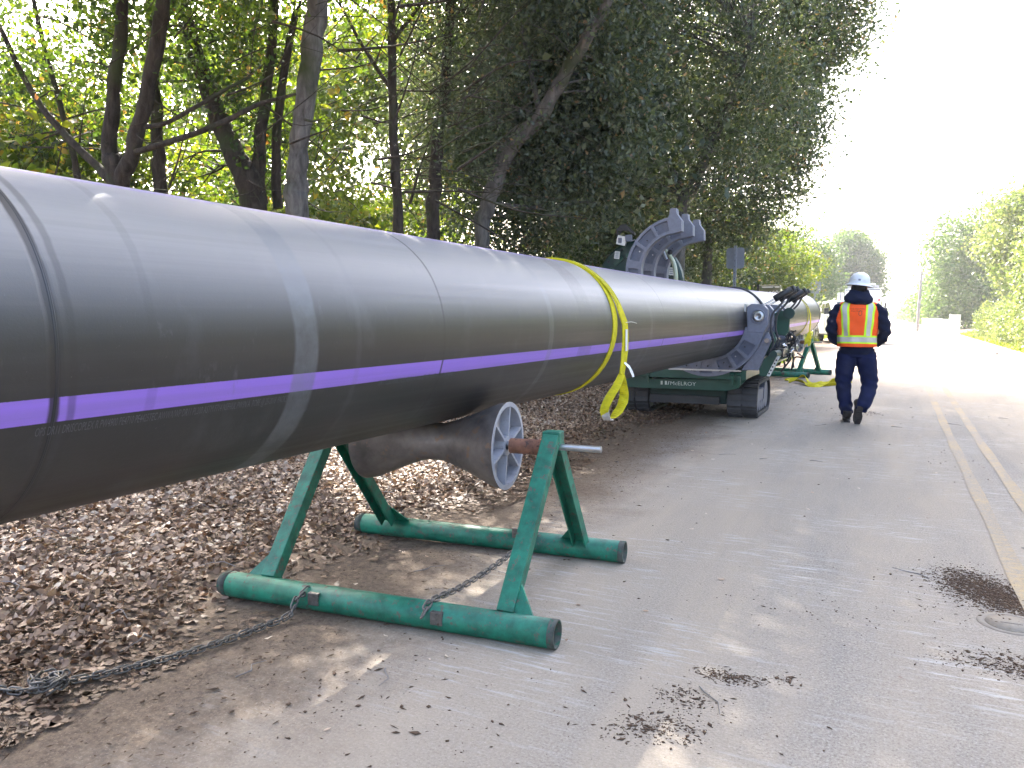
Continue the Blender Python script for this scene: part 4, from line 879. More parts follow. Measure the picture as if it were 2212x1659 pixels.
limb(mb, [(0.10, 0.0, 0.86), (0.115, -0.01, 0.74), (0.14, 0.0, 0.60), (0.155, 0.0, 0.49), (0.14, -0.09, 0.36), (0.105, -0.19, 0.25), (0.085, -0.235, 0.19)], [0.115, 0.118, 0.105, 0.092, 0.086, 0.076, 0.070])
limb(mb, [(-0.175, -0.01, 1.41), (-0.245, -0.02, 1.33), (-0.275, -0.03, 1.22), (-0.288, -0.02, 1.12), (-0.26, 0.06, 1.02), (-0.19, 0.14, 0.965)], [0.068, 0.074, 0.070, 0.068, 0.062, 0.052])
limb(mb, [(0.175, -0.01, 1.41), (0.245, -0.02, 1.33), (0.28, -0.03, 1.22), (0.298, -0.02, 1.12), (0.268, 0.06, 1.02), (0.20, 0.14, 0.965)], [0.068, 0.074, 0.070, 0.068, 0.062, 0.052])
# head with a face (turned slightly left)
hd = Vector((0.0, 0.045, 1.645))
loft(mb, [(hd.x, hd.y - 0.01, 1.535, 0.055, 0.06), (hd.x, hd.y, 1.56, 0.062, 0.075), (hd.x, hd.y, 1.60, 0.070, 0.088), (hd.x, hd.y, 1.65, 0.077, 0.098), (hd.x, hd.y - 0.005, 1.70, 0.078, 0.098), (hd.x, hd.y - 0.01, 1.745, 0.060, 0.078), (hd.x, hd.y - 0.01, 1.765, 0.03, 0.04)], 20)
loft(mb, [(hd.x, hd.y + 0.098, 1.60, 0.016, 0.016), (hd.x, hd.y + 0.104, 1.62, 0.014, 0.018), (hd.x, hd.y + 0.092, 1.66, 0.009, 0.014)], 8)
for sx in (-1, 1): loft(mb, [(hd.x + sx * 0.080, hd.y - 0.01, 1.60, 0.010, 0.014), (hd.x + sx * 0.085, hd.y - 0.012, 1.635, 0.011, 0.022), (hd.x + sx * 0.080, hd.y - 0.01, 1.66, 0.009, 0.012)], 8)
body = mb.build('body', NAVY, man)
rm = body.modifiers.new('remesh', 'REMESH'); rm.mode = 'VOXEL'; rm.voxel_size = 0.011; rm.use_smooth_shade = True
sm_ = body.modifiers.new('smooth', 'SMOOTH'); sm_.factor = 0.5; sm_.iterations = 4
bpy.context.view_layer.update(); dg = bpy.context.evaluated_depsgraph_get(); nm = bpy.data.meshes.new_from_object(body.evaluated_get(dg))
body.modifiers.clear(); body.data = nm; nm.name = 'body'
nm.materials.clear(); [nm.materials.append(k) for k in (NAVY, DENIM, SKIN, HAIR)]
n_v = len(nm.vertices); co = np.empty(n_v * 3, np.float32); nm.vertices.foreach_get('co', co); co = co.reshape(-1, 3)
nr = np.empty(n_v * 3, np.float32); nm.vertices.foreach_get('normal', nr); nr = nr.reshape(-1, 3)
# cloth folds: bunching behind the knees and above the hems, at the elbows and waist
def foldf(p):
    x, y, z = p; f = 0
    if z < 0.8: f = 0.005 * math.sin(z * 62 + x * 25 + 2 * math.sin(y * 20)) * (0.35 + 1.0 * math.exp(-((z - 0.50) / 0.09) ** 2) + 1.3 * math.exp(-((z - 0.17) / 0.09) ** 2))
    elif z < 1.48: f = 0.006 * math.sin(z * 55 + x * 30) * (0.4 + (0.9 if abs(x) > 0.22 else 0.0))
    return f
co += nr * np.array([foldf(p) for p in co])[:, None]
nm.vertices.foreach_set('co', co.ravel())
mi = []
for p in nm.polygons:
    c = p.center
    if c.z > 1.56: mi.append(3 if (c.y < hd.y + 0.02 or c.z > 1.70) and not (1.585 < c.z < 1.665 and abs(c.x) > 0.079) else 2)
    elif c.z < 0.845: mi.append(1)
    else: mi.append(0)
nm.polygons.foreach_set('material_index', mi); nm.polygons.foreach_set('use_smooth', [True] * len(mi)); nm.update()
# hood bunched round the neck
mb = MB(); loft(mb, [(0, -0.02, 1.43, 0.145, 0.115), (0, -0.045, 1.455, 0.165, 0.135), (0, -0.05, 1.50, 0.160, 0.140), (0, -0.035, 1.545, 0.135, 0.125), (0, -0.015, 1.585, 0.108, 0.108), (0, 0.0, 1.605, 0.095, 0.10), (0, 0.01, 1.59, 0.078, 0.088), (0, 0.01, 1.53, 0.07, 0.08)], 32, False)
hood = mb.build('hood', NAVY, man)
for v in hood.data.vertices:
    a = math.atan2(v.co.y, v.co.x); k = 0.010 * math.sin(a * 5 + v.co.z * 60) + 0.006 * math.sin(a * 3 - v.co.z * 90); v.co.x *= 1 + k / 0.12; v.co.y *= 1 + k / 0.12
    v.co.z += 0.016 * math.sin(a * 2 + 0.5)
sd2 = hood.modifiers.new('sub', 'SUBSURF'); sd2.levels = sd2.render_levels = 1
mb = MB(); loft(mb, [(0, 0, 0.835, 0.188, 0.142), (0, 0, 0.85, 0.198, 0.150), (0, 0, 0.90, 0.198, 0.150)], 28, False); mb.build('hoodie_hem', NAVY, man)
# vest
def tor_ring(z):
    zs = [r_[2] for r_ in TOR]; return [float(np.interp(z, zs, [r_[i] for r_ in TOR])) for i in (0, 1, 3, 4)]
def vest_pt(a, z, off):
    cx, cy, rx, ry_ = tor_ring(z); rx = max(rx, 0.19) if z < 1.42 else rx; ry_ += 0.0
    ca, sa = math.cos(a), math.sin(a); fl = 0.005 * math.sin(9 * a + z * 11) + 0.004 * math.sin(z * 30 + a * 4)
    p = Vector((cx + (rx + off) * math.copysign(abs(ca) ** 0.9, ca), cy + (ry_ + off) * math.copysign(abs(sa) ** 0.9, sa), z)); n_ = Vector((ca, sa, 0)); return p + n_ * fl
VZ = [0.925 + 0.0255 * i for i in range(22)]; VN = 96
mb = MB(); vs = [vest_pt(2 * PI * j / VN, z, 0.026 if z < 1.40 else 0.022) for z in VZ for j in range(VN)]; fs = []
for i in range(len(VZ) - 1):
    for j in range(VN):
        z = VZ[i]; a = 2 * PI * (j + 0.5) / VN; x = math.cos(a) * (tor_ring(z)[2])
        arm = z > 1.17 and abs(math.sin(a)) < min(0.62, 0.25 + (z - 1.17) * 1.9) and z < 1.425
        frontgap = math.sin(a) > 0.8 and abs(x) < 0.012 + max(0, (z - 1.2)) * 0.35
        neck = z > 1.445 and abs(x) < 0.075
        if not (arm or frontgap or neck): fs.append((i * VN + j, i * VN + (j + 1) % VN, (i + 1) * VN + (j + 1) % VN, (i + 1) * VN + j))
mb.add(vs, fs, True); vest = mb.build('vest', ORANGE, man); so = vest.modifiers.new('solid', 'SOLIDIFY'); so.thickness = 0.004
def vband(name, mat, za, zb, a0, a1, off, n=40, dz=None):
    mb = MB(); m_ = 4; vs = []
    for i in range(m_ + 1):
        for j in range(n + 1):
            a = a0 + (a1 - a0) * j / n; z = za + (zb - za) * i / m_ + (dz(a) if dz else 0); vs.append(vest_pt(a, z, off))
    mb.add(vs, [(i * (n + 1) + j, i * (n + 1) + j + 1, (i + 1) * (n + 1) + j + 1, (i + 1) * (n + 1) + j) for i in range(m_) for j in range(n)], True); return mb.build(name, mat, vest)
dzf = lambda a: 0.008 * math.cos(a - 4.4)
vband('lime_trim', LIME, 0.958, 1.058, PI * 0.53, PI * 2.47, 0.0295, 90, dzf); vband('reflective_band', SILVER, 0.978, 1.036, PI * 0.53, PI * 2.47, 0.0315, 90, dzf)
def vstrip(name, mat, xa, xb, off, front=False, z0=1.055, z1=1.462):
    mb = MB(); m_ = 22; vs = []; k = 4
    for i in range(m_ + 1):
        z = z0 + (z1 - z0) * i / m_; cx, cy, rx, ry_ = tor_ring(z); rx = max(rx, 0.19)
        for j in range(k + 1):
            x = xa + (xb - xa) * j / k; lean = (z - z0) * (0.06 if (xa + xb) > 0 else -0.06) * (1 if z < 1.4 else 1); xx = (x + lean)
            if z > 1.40: xx *= 1 - (z - 1.40) * 1.6
            ca = max(-0.985, min(0.985, xx / (rx + 0.024))); a = math.acos(math.copysign(abs(ca) ** (1 / 0.9), ca)); a = a if front else -a
            vs.append(vest_pt(a, z, off + (0.0 if z < 1.4 else -0.003)))
    mb.add(vs, [(i * (k + 1) + j, i * (k + 1) + j + 1, (i + 1) * (k + 1) + j + 1, (i + 1) * (k + 1) + j) for i in range(m_) for j in range(k)], True); return mb.build(name, mat, vest)
for s_ in (-1, 1):
    for fr_ in (False, True):
        vstrip('lime_trim', LIME, s_ * 0.118 - 0.046, s_ * 0.118 + 0.046, 0.0295, fr_); vstrip('reflective_strip', SILVER, s_ * 0.118 - 0.024, s_ * 0.118 + 0.024, 0.0315, fr_)
def vtext(x0, z0):
    def fn(v):
        x = x0 + v.x; z = z0 + v.y; rx = max(tor_ring(z)[2], 0.19); ca = x / (rx + 0.03); a = -math.acos(math.copysign(abs(ca) ** (1 / 0.9), ca)); return vest_pt(a, z, 0.0285)
    return fn
lettering('back_print', 'Santa Clara Valley', 0.021, INK, vest, vtext(-0.082, 1.372), 1.05); lettering('back_print', 'Water District', 0.021, INK, vest, vtext(-0.078, 1.346), 1.05)
mb = MB(); tf = vtext(0.03, 1.32); mb.tube([tf(Vector((0.017 * math.sin(a) * (1 if abs(a - PI) > 0 else 1), 0.022 * -math.cos(a) - (0.0 if -math.cos(a) < 0 else -0.016 * (-math.cos(a))), 0))) for a in np.linspace(0, 2 * PI, 20)], 0.0022, 5); mb.build('drop_emblem', BLACKM, vest)
# hard hat
hc = Vector((0.0, 0.02, 1.675)); mb = MB()
prof = [(0.155, -0.022), (0.150, -0.014), (0.122, 0.002), (0.116, 0.02), (0.115, 0.05), (0.106, 0.085), (0.085, 0.115), (0.05, 0.135), (0.0, 0.142)]
mb.lathe(prof, (0, 0, 0), (0, 0, 1), 36); mb.lathe([(0.155, -0.022), (0.152, -0.026), (0.118, -0.006), (0.110, 0.02), (0.105, 0.06), (0.0, 0.12)], (0, 0, 0), (0, 0, 1), 36)
hat = mb.build('hard_hat', HAT, man, tuple(hc)); hat.scale = (1.0, 1.14, 1.0); hat.rotation_euler = (rad(-3), rad(7), 0)
for s_ in (-0.028, 0, 0.028):
    mb = MB(); mb.tube([(s_, math.cos(a) * 0.108, 0.036 + math.sin(a) * 0.104) for a in np.linspace(0.15, PI - 0.15, 16)], 0.006, 6); mb.build('ridge', HAT, hat)
mb = MB(); mb.box((0, -0.1165, 0.042), (0.026, 0.003, 0.022)); mb.build('hat_sticker', SIGNB, hat)
mb = MB(); mb.box((-0.055, -0.104, 0.040), (0.03, 0.003, 0.014), Matrix.Rotation(rad(-28), 3, 'Z')); mb.box((0.055, -0.104, 0.040), (0.03, 0.003, 0.014), Matrix.Rotation(rad(28), 3, 'Z')); mb.build('hat_sticker', TAG, hat)
# boots
def boot(loc, rx, rz):
    b = thing('boot', None, None, loc); b.parent = man
    R = Matrix.Rotation(rz, 3, 'Z') @ Matrix.Rotation(rx, 3, 'X')
    def tf_(mb): mb.v = [tuple(R @ Vector(p)) for p in mb.v]; return mb
    mb = MB(); mb.tube(smooth_path([(0, -0.075, 0.13), (0, -0.06, 0.075), (0, 0.0, 0.058), (0, 0.09, 0.045), (0, 0.175, 0.036)], 4), [0.05, 0.052, 0.053, 0.052, 0.05, 0.048, 0.047, 0.046, 0.047, 0.048, 0.049, 0.05, 0.050, 0.049, 0.045, 0.036, 0.018], 14, squash=0.95)
    tf_(mb); up_ = mb.build('boot_upper', BOOT, b)
    out = [(0.038 * math.cos(a) if math.sin(a) < 0 else 0.047 * math.cos(a), 0.05 + 0.155 * math.sin(a)) for a in np.linspace(0, 2 * PI, 28, endpoint=False)]
    mb = MB(); mb.prism(out, (0, 0, -0.002), (1, 0, 0), (0, 1, 0), (0, 0, 0.026)); tf_(mb); so_ = mb.build('boot_sole', SOLE, b, bevel=0.004)
    mb = MB()
    for k in range(9): mb.box((0, -0.08 + 0.033 * k, -0.005), (0.062 if k not in (0, 8) else 0.04, 0.014, 0.010))
    mb.box((0, -0.07, -0.007), (0.066, 0.06, 0.014)); tf_(mb); mb.build('sole_lugs', SOLE, b)
boot((-0.085, 0.06, 0.013), 0, rad(6)); boot((0.06, -0.215, 0.145), rad(-62), rad(14))
man_boots = [o for o in bpy.data.objects if o.name.startswith('boot') and o.type == 'EMPTY']

# ------------------------------------------------------------------ vehicles in the distance
def wheel(parent, c, r, w, ax=(0, 1, 0)):
    mb = MB(); mb.lathe([(r * 0.62, -w / 2), (r * 0.95, -w / 2), (r, -w * 0.35), (r, w * 0.35), (r * 0.95, w / 2), (r * 0.62, w / 2)], c, ax, 28); wh = mb.build('wheel', RUBBER, parent)
    for s_ in (-1, 1):
        mb = MB(); mb.lathe([(r * 0.64, s_ * w * 0.45), (r * 0.58, s_ * w * 0.36), (r * 0.2, s_ * w * 0.40), (0, s_ * w * 0.44)], c, ax, 20); mb.build('rim', STEEL, wh)
    for k in range(6):
        a = 2 * PI * k / 6; u = Vector((1, 0, 0)) if ax[1] else Vector((0, 1, 0)); q = Vector(c) + (u * math.cos(a) + Vector((0, 0, 1)) * math.sin(a)) * r * 0.4 + Vector(ax) * (-w * 0.43)
        mb = MB(); mb.lathe([(r * 0.1, 0), (r * 0.1, 0.01)], q, ax, 8); mb.build('rim_hole', BLACKM, wh)
    return wh
def pickup():
    # local: +x forward, y across, z up
    t = thing('pickup_truck', 'white pickup truck parked beyond the end of the pipe, behind the worker', 'pickup truck', (aty(1785, 668, 37).x + 0.85, 38.3, gz(0, 38) - 0.05), rad(-72))
    prof = [(-2.7, 0.55), (-2.7, 1.25), (-1.0, 1.25), (-0.95, 1.30), (-0.65, 1.88), (0.55, 1.92), (1.15, 1.38), (1.3, 1.33), (2.35, 1.22), (2.6, 1.05), (2.62, 0.5), (2.25, 0.48)]
    def arch(cx): return [(cx + 0.50 * math.cos(a), 0.45 + 0.50 * math.sin(a)) for a in np.linspace(0.0, PI, 9)]
    prof += arch(1.75) + arch(-1.65) + [(-2.2, 0.48)]
    mb = MB(); mb.prism(prof, (0, -0.98, 0), (1, 0, 0), (0, 0, 1), (0, 1.96, 0)); mb.build('body', WHITE, t, bevel=0.04)
    for s_ in (-1, 1):
        y = s_ * 0.985
        for nm_, pl in (('side_window', [(-0.12, 1.36), (-0.10, 1.80), (0.50, 1.83), (1.0, 1.36)]), ('rear_side_window', [(-0.85, 1.36), (-0.60, 1.79), (-0.20, 1.80), (-0.20, 1.36)])):
            mb = MB(); mb.prism(pl, (0, y, 0), (1, 0, 0), (0, 0, 1), (0, s_ * 0.006, 0)); mb.build(nm_, GLASS, t)
        for nm_, pl in (('front_door_seam', [(-0.18, 0.55), (-0.16, 0.55), (-0.16, 1.34), (-0.18, 1.34)]), ('rear_door_seam', [(1.02, 0.6), (1.04, 0.6), (1.06, 1.34), (1.04, 1.34)])):
            mb = MB(); mb.prism(pl, (0, y, 0), (1, 0, 0), (0, 0, 1), (0, s_ * 0.003, 0)); mb.build('door_seam', BLACKM, t)
        mb = MB(); mb.box((0.3, s_ * 1.0, 1.2), (0.18, 0.04, 0.03)); mb.build('door_handle', BLACKM, t)
        mb = MB(); mb.box((1.0, s_ * 1.10, 1.42), (0.08, 0.10, 0.04)); mb.box((1.02, s_ * 1.22, 1.46), (0.12, 0.20, 0.28)); mb.build('wing_mirror', BLACKM, t, bevel=0.02)
        mb = MB(); mb.box((0.1, s_ * 1.0, 0.42), (2.2, 0.16, 0.05)); mb.build('running_board', BLACKM, t)
        for cx in (1.75, -1.65): wheel(t, (cx, s_ * 0.84, 0.40), 0.40, 0.27)
        mb = MB(); mb.box((2.60, s_ * 0.74, 0.98), (0.06, 0.34, 0.26)); mb.build('headlight', CHROME, t, bevel=0.02)
    mb = MB(); mb.box((2.63, 0, 0.93), (0.05, 1.1, 0.34)); mb.build('grille', CHROME, t, bevel=0.01); mb = MB(); mb.box((2.70, 0, 0.62), (0.16, 1.9, 0.20)); mb.build('bumper', CHROME, t, bevel=0.03)
    mb = MB(); mb.prism([(-0.82, 0), (0.82, 0), (0.70, 0.68), (-0.70, 0.68)], (1.165, 0, 1.40), (0, 1, 0), (-0.74, 0, 0.68), (0.02, 0, 0.02)); mb.build('windscreen', GLASS, t)
    mb = MB(); mb.box((-0.1, 0, 0.5), (4.6, 1.5, 0.18)); mb.build('chassis', BLACKM, t)
pickup()
def boxtruck():
    # local +y forward (driving away)
    t = thing('box_truck', 'white utility box truck seen from behind, past the worker\'s shoulder', 'box truck', (aty(1902, 640, 60).x - 1.15, 60, gz(0, 60) - 0.15), rad(0))
    mb = MB(); mb.box((0, 2.4, 2.05), (2.3, 4.6, 2.3)); bx_ = mb.build('box_body', WHITE, t, bevel=0.04)
    for s_ in (-1, 1):
        mb = MB(); mb.box((s_ * 0.55, 0.09, 2.0), (1.04, 0.03, 2.05)); d_ = mb.build('rear_door', WHITE, t, bevel=0.01)
        mb = MB(); mb.box((s_ * 0.10, 0.06, 1.7), (0.04, 0.04, 1.2)); mb.build('door_bar', STEEL, d_)
        mb = MB(); mb.box((s_ * 1.07, 0.085, 2.4), (0.10, 0.04, 0.2)); mb.build('tail_light', REDL, t); mb = MB(); mb.box((s_ * 1.02, 0.07, 0.85), (0.2, 0.04, 0.12)); mb.build('tail_light', REDL, t)
        mb = MB(); mb.beam((s_ * 1.15, 5.3, 2.0), (s_ * 1.42, 5.3, 2.0), 0.04, 0.04); mb.box((s_ * 1.45, 5.3, 2.05), (0.14, 0.10, 0.5)); mb.build('wing_mirror', BLACKM, t, bevel=0.02)
        for y in (1.2, 5.5): wheel(t, (s_ * 0.95, y, 0.45), 0.45, 0.3, (1, 0, 0))
    mb = MB(); mb.box((0, 5.6, 1.55), (2.1, 1.7, 1.7)); mb.build('cab', WHITE, t, bevel=0.12); mb = MB(); mb.box((0, 6.46, 1.9), (1.8, 0.02, 0.7)); mb.build('windscreen', GLASS, t)
    mb = MB(); mb.box((0, 0.05, 0.62), (2.2, 0.2, 0.18)); mb.build('bumper', STEEL, t)
    mb = MB(); mb.box((0, 2.4, 0.7), (1.4, 5.0, 0.3)); mb.build('chassis', BLACKM, t)
    for y in (0.4, 2.2, 4.0): mb = MB(); mb.beam((-1.0, y, 3.42), (1.0, y, 3.42), 0.06, 0.06); mb.beam((-0.95, y, 3.2), (-0.95, y, 3.42), 0.05, 0.05); mb.beam((0.95, y, 3.2), (0.95, y, 3.42), 0.05, 0.05); mb.build('rack_bar', STEEL, t)
    mb = MB(); mb.box((0.0, 2.2, 3.50), (1.6, 4.2, 0.10)); mb.build('roof_load', WHITE, t, bevel=0.02)
    mb = MB(); mb.box((0, 0.075, 3.12), (2.2, 0.03, 0.06)); mb.build('dark_trim', BLACKM, t)
boxtruck()

# ------------------------------------------------------------------ signs, box, poles, walls on the verge
def sign(name, label, x, y, z0, z1, w, mat, post_top=None, thick=0.05, group=None):
    t = thing(name, label, 'road sign', (x, y, ground_z(x, y)))
    g0 = ground_z(x, y)
    mb = MB(); mb.box((0, 0, (z1 - g0) / 2 + 0.02), (thick, 0.04, z1 - g0 + 0.04)); po = mb.build('post', SIGNB, t, bevel=0.003)
    for k in range(20): 
        if thick > 0.05: mb = MB(); mb.lathe([(0.008, 0), (0, 0.001)], (0, -0.0205, 0.2 + 0.12 * k), (0, -1, 0), 8); mb.build('post_hole', BLACKM, po)
    mb = MB(); r = 0.05; pl = []
    for cx, cz, a0 in ((w / 2 - r, z1 - r, 0), (-w / 2 + r, z1 - r, 90), (-w / 2 + r, z0 + r, 180), (w / 2 - r, z0 + r, 270)):
        for k in range(4): a = rad(a0 + 30 * k); pl.append((cx + r * math.cos(a), cz + r * math.sin(a)))
    mb.prism(pl, (0, 0.022, -g0), (1, 0, 0), (0, 0, 1), (0, 0.006, 0)); pn = mb.build('panel', mat, t)
    mb = MB(); mb.box((0, -0.024, (z0 + z1) / 2 - g0), (0.09, 0.008, 0.03)); mb.build('bracket', SIGNB, pn); return t
a = aty(1588, 558, 16.5); sign('road_sign', 'grey back of a road sign on a perforated post behind the pipe', a.x, 16.5, aty(1588, 580, 16.5).z, aty(1588, 535, 16.5).z, 0.36, SIGNB, thick=0.06)
a = aty(1761, 620, 38.0); sign('road_sign', 'small pale road sign seen from behind above the pipe end', a.x, 38.0, aty(1761, 634, 38).z, aty(1761, 607, 38).z, 0.46, SIGNB)
a = aty(1816, 640, 52.0); sign('road_sign', 'small white sign between the far tree and the worker\'s hood', a.x, 52.0, aty(1816, 648, 52).z, aty(1816, 632, 52).z, 0.36, WHITE)
a = aty(1641, 616, 23.0); b = aty(1685, 640, 23.0)
t = thing('utility_cabinet', 'olive metal cabinet on a dark post with white scrawl, behind the pipe', 'utility cabinet', ((a.x + b.x) / 2, 23.0, ground_z(a.x, 23)))
gx0 = Vector(t.location); mb = MB(); mb.box(Vector((0, 0.1, (a.z + b.z) / 2 - gx0.z)), (b.x - a.x, 0.25, a.z - b.z)); cb = mb.build('cabinet_box', OLIVE, t, bevel=0.01)
mb = MB(); mb.box(Vector((0.02, -0.03, a.z - gx0.z - 0.06)), (b.x - a.x - 0.08, 0.012, 0.03)); mb.build('cabinet_lip', TAG, cb)
for sx in (-1, 1): mb = MB(); mb.box(Vector((sx * (b.x - a.x) * 0.36 - 0.04 * (sx < 0), 0.12, (b.z - gx0.z) / 2)), (0.08, 0.08, b.z - gx0.z)); mb.build('post', BLACKM, t)
mb = MB(); mb.box(Vector((-(b.x - a.x) / 2 - 0.05, 0.1, (a.z + b.z) / 2 - gx0.z + 0.0)), (0.07, 0.12, a.z - b.z + 0.05)); mb.build('side_post', BLACKM, t)
mb = MB(); mb.tube(smooth_path([(-0.10 + 0.03 * k, -0.028, (a.z + b.z) / 2 - gx0.z - 0.06 + 0.03 * math.sin(k * 2.1) + 0.003 * k) for k in range(13)], 3), 0.006, 5); mb.build('scrawl', WHITE, cb)
# plank across the lane, far right
a = onground(1942, 752); b = onground(2153, 768)
t = thing('plank', 'long thin grey plank lying across the sunlit lane', 'plank', ((a.x + b.x) / 2, (a.y + b.y) / 2, gz(0, a.y)))
c0 = Vector(t.location); d = b - a
mb = MB(); mb.beam(a - c0 + Vector((0, 0, 0.06)), b - c0 + Vector((0, 0, 0.07)), 0.13, 0.06); mb.build('board', WOODM, t, bevel=0.01)
mb = MB(); mb.beam(b - c0 - d * 0.22 + Vector((0, -0.12, 0.05)), b - c0 + Vector((0, -0.12, 0.05)), 0.08, 0.04); mb.build('board', WOODM, t)
def pole(label, u, v_top, y, arm, w=0.14):
    p = aty(u, v_top, y); t = thing('utility_pole', label, 'utility pole', (p.x, y, 0)); mb = MB(); mb.tube([(0, 0, 0), (0.05, 0, p.z * 0.5), (0.12, 0, p.z)], [w, w * 0.9, w * 0.7], 10); mb.build('pole_shaft', WOODM, t)
    if arm: mb = MB(); mb.beam((-1.5, 0, p.z - 0.5), (1.2, 0.2, p.z - 0.45), 0.1, 0.12); ca = mb.build('crossarm', WOODM, t); [MB().lathe([(0.04, 0), (0.05, 0.05), (0.02, 0.12)], (x, 0.05, p.z - 0.44), (0, 0, 1), 8).build('insulator', CAST, ca) for x in (-1.4, -0.7, 0.9)]
    return t
pole('slim leaning pole beside the white wall across the road', 1987, 585, 66, False, 0.11)
pole('utility pole with crossarm rising behind the right hedge', 2120, 405, 95, True, 0.12)
for (u0, v0, u1, v1) in ((1782, 263, 2100, 299), (2100, 297, 2300, 312)):
    a = aty(u0, v0, 60); b = aty(u1, v1, 62 if u1 < 2200 else 58); o = (a + b) / 2
    t = MB().tube([a - o, (a + b) / 2 - o - Vector((0, 0, 0.15)), b - o], 0.012, 5).build('overhead_wire', SIGNB, None, tuple(o)); tag(t, 'thin overhead wire, left span ending in the oak crown' if u0 < 2000 else 'thin overhead wire, right span over the hedge', 'wire')
# white wall, gate and pillar of the driveway
def wall_piece(name, label, cat, u0, u1, vt, y0, y1, mat, th=0.2):
    a = aty(u0, vt, y0); b = aty(u1, vt, y1); g0 = 0.15; o = Vector(((a.x + b.x) / 2, (a.y + b.y) / 2, g0)); t = thing(name, label, cat, tuple(o))
    p, q = Vector((a.x, a.y, 0)) - Vector((o.x, o.y, 0)), Vector((b.x, b.y, 0)) - Vector((o.x, o.y, 0)); h_ = a.z - g0
    MB().beam(p + Vector((0, 0, h_ / 2)), q + Vector((0, 0, h_ / 2)), th, h_).build('wall_face', mat, t, bevel=0.02); MB().beam(p + Vector((0, 0, h_ + 0.05)), q + Vector((0, 0, h_ + 0.05)), th + 0.08, 0.08).build('coping', mat, t, bevel=0.01); return t
wall_piece('garden_wall', 'low pale wall beside the slim pole across the road', 'wall', 1995, 2030, 690, 66, 60, CONC)
wall_piece('gate_pillar', 'white blocky gate pillar at the foot of the hedge', 'gate pillar', 2052, 2074, 683, 50, 50, WHITE, 1.0)
a = aty(2030, 690, 58); b = aty(2052, 690, 52); o = Vector(((a.x + b.x) / 2, (a.y + b.y) / 2, 0.15)); t = thing('gate', 'white barred gate beside the gate pillar', 'gate', tuple(o))
for k in range(9):
    q = a.lerp(b, k / 8) - o; MB().beam(Vector((q.x, q.y, 0.05)), Vector((q.x, q.y, 1.0)), 0.05, 0.05).build('bar', WHITE, t)
for z in (0.1, 0.95): MB().beam(Vector((a.x - o.x, a.y - o.y, z)), Vector((b.x - o.x, b.y - o.y, z)), 0.05, 0.06).build('rail', WHITE, t)
# orange plastic piece in the leaves beyond the sling
a = onground(1325, 815); a.z = 0; mb = MB(); mb.box((0, 0, 0.03), (0.22, 0.05, 0.06)); mb.box((0.05, 0, 0.07), (0.1, 0.04, 0.04)); tag(mb.build('plastic_marker', ORPL, None, (-3.0, 6.8, ground_z(-3.0, 6.8) + 0.02)), 'small orange plastic marker lying in the leaves under the pipe', 'marker')

# ------------------------------------------------------------------ trees
def tree(name, label, trunks, blobs, n_cl, per, spread, lsize, leaf, barkm, branches=24, shell=0.45, aspect=0.5, group=None, droop=0.3, tvar=0.22):
    """trunks: list of [(u,v,Y,width_px)...] measured in the photo, or world points (x,y,z,r)"""
    T = []
    for tr in trunks:
        pts = []; rs = []
        for q in tr:
            if q[3] > 2: P_ = aty(q[0], q[1], q[2]); pts.append(P_); dep = (P_ - Vector((0, 0, CAM_H))).dot(FWD); rs.append(q[3] / FPX * dep / 2)
            else: pts.append(Vector(q[:3])); rs.append(q[3])
        T.append((pts, rs))
    base = T[0][0][0].copy(); base.z = 0
    # take the first trunk down to the ground
    t = thing(name, label, 'tree', (base.x, base.y, ground_z(base.x, base.y)), 0, group); o = Vector(t.location)
    for i, (pts, rs) in enumerate(T):
        pts = [p - o for p in pts]
        if i == 0 and pts[0].z > 0.1: pts = [Vector((pts[0].x, pts[0].y, -0.15))] + pts; rs = [rs[0] * 1.5] + rs
        sp = smooth_path(pts, 6); rr = np.interp(np.linspace(0, 1, len(sp)), np.linspace(0, 1, len(rs)), rs)
        rr = [r_ * (1 + 0.045 * math.sin(k * 1.7 + i) + 0.03 * math.sin(k * 4.1)) for k, r_ in enumerate(rr)]
        sp = [p + Vector((0.010 * math.sin(k * 1.3 + i), 0.012 * math.cos(k * 1.1), 0)) * min(1, max(rr) * 8) for k, p in enumerate(sp)]
        mb = MB(); mb.tube(sp, rr, 12); mb.build('trunk' if i == 0 else 'limb', barkm, t)
        T[i] = (sp, rr)
    P, tt, C = clusters(blobs, n_cl, per, spread, shell, tvar)
    P, tt = gnd_clip(P, tt, 0.15)
    V, F, TT = leafgeo(P, lsize, tt, aspect, droop)
    V -= np.array(o)
    npmesh('crown', V, F, leaf, t, TT)
    if branches:
        mb = MB(); allp = [(p, r_) for sp, rr in T for p, r_ in zip(sp[len(sp) // 4:], rr[len(sp) // 4:])]
        for c in C[:branches]:
            c = Vector(c) - o; best = min(allp, key=lambda q: (q[0] - c).length + max(0, q[0].z - c.z) * 0.8)
            p0, r0 = best; L = (c - p0).length; md = p0.lerp(c, 0.5) + Vector((random.uniform(-.12, .12), random.uniform(-.12, .12), random.uniform(-.05, .15))) * L
            r1 = min(r0 * 0.4, 0.006 + 0.008 * L); sp = smooth_path([p0, md, c], 4); mb.tube(sp, np.linspace(r1, 0.004, len(sp)).tolist(), 5, False)
            for _ in range(2):
                e = md.lerp(c, random.random()) + Vector((random.uniform(-.3, .3), random.uniform(-.3, .3), random.uniform(-.2, .3))) * L * 0.7; mb.tube([sp[4], (Vector(sp[4]) + e) / 2 + Vector((0, 0, 0.03 * L)), e], [r1 * 0.5, r1 * 0.3, 0.003], 4, False)
        mb.build('branches', barkm, t)['kind'] = 'stuff'
    return t
def B_(u, v, Y, rx, ry_, rz, w=1.0): p = aty(u, v, Y); return (p.x, p.y, p.z, rx, ry_, rz, w)
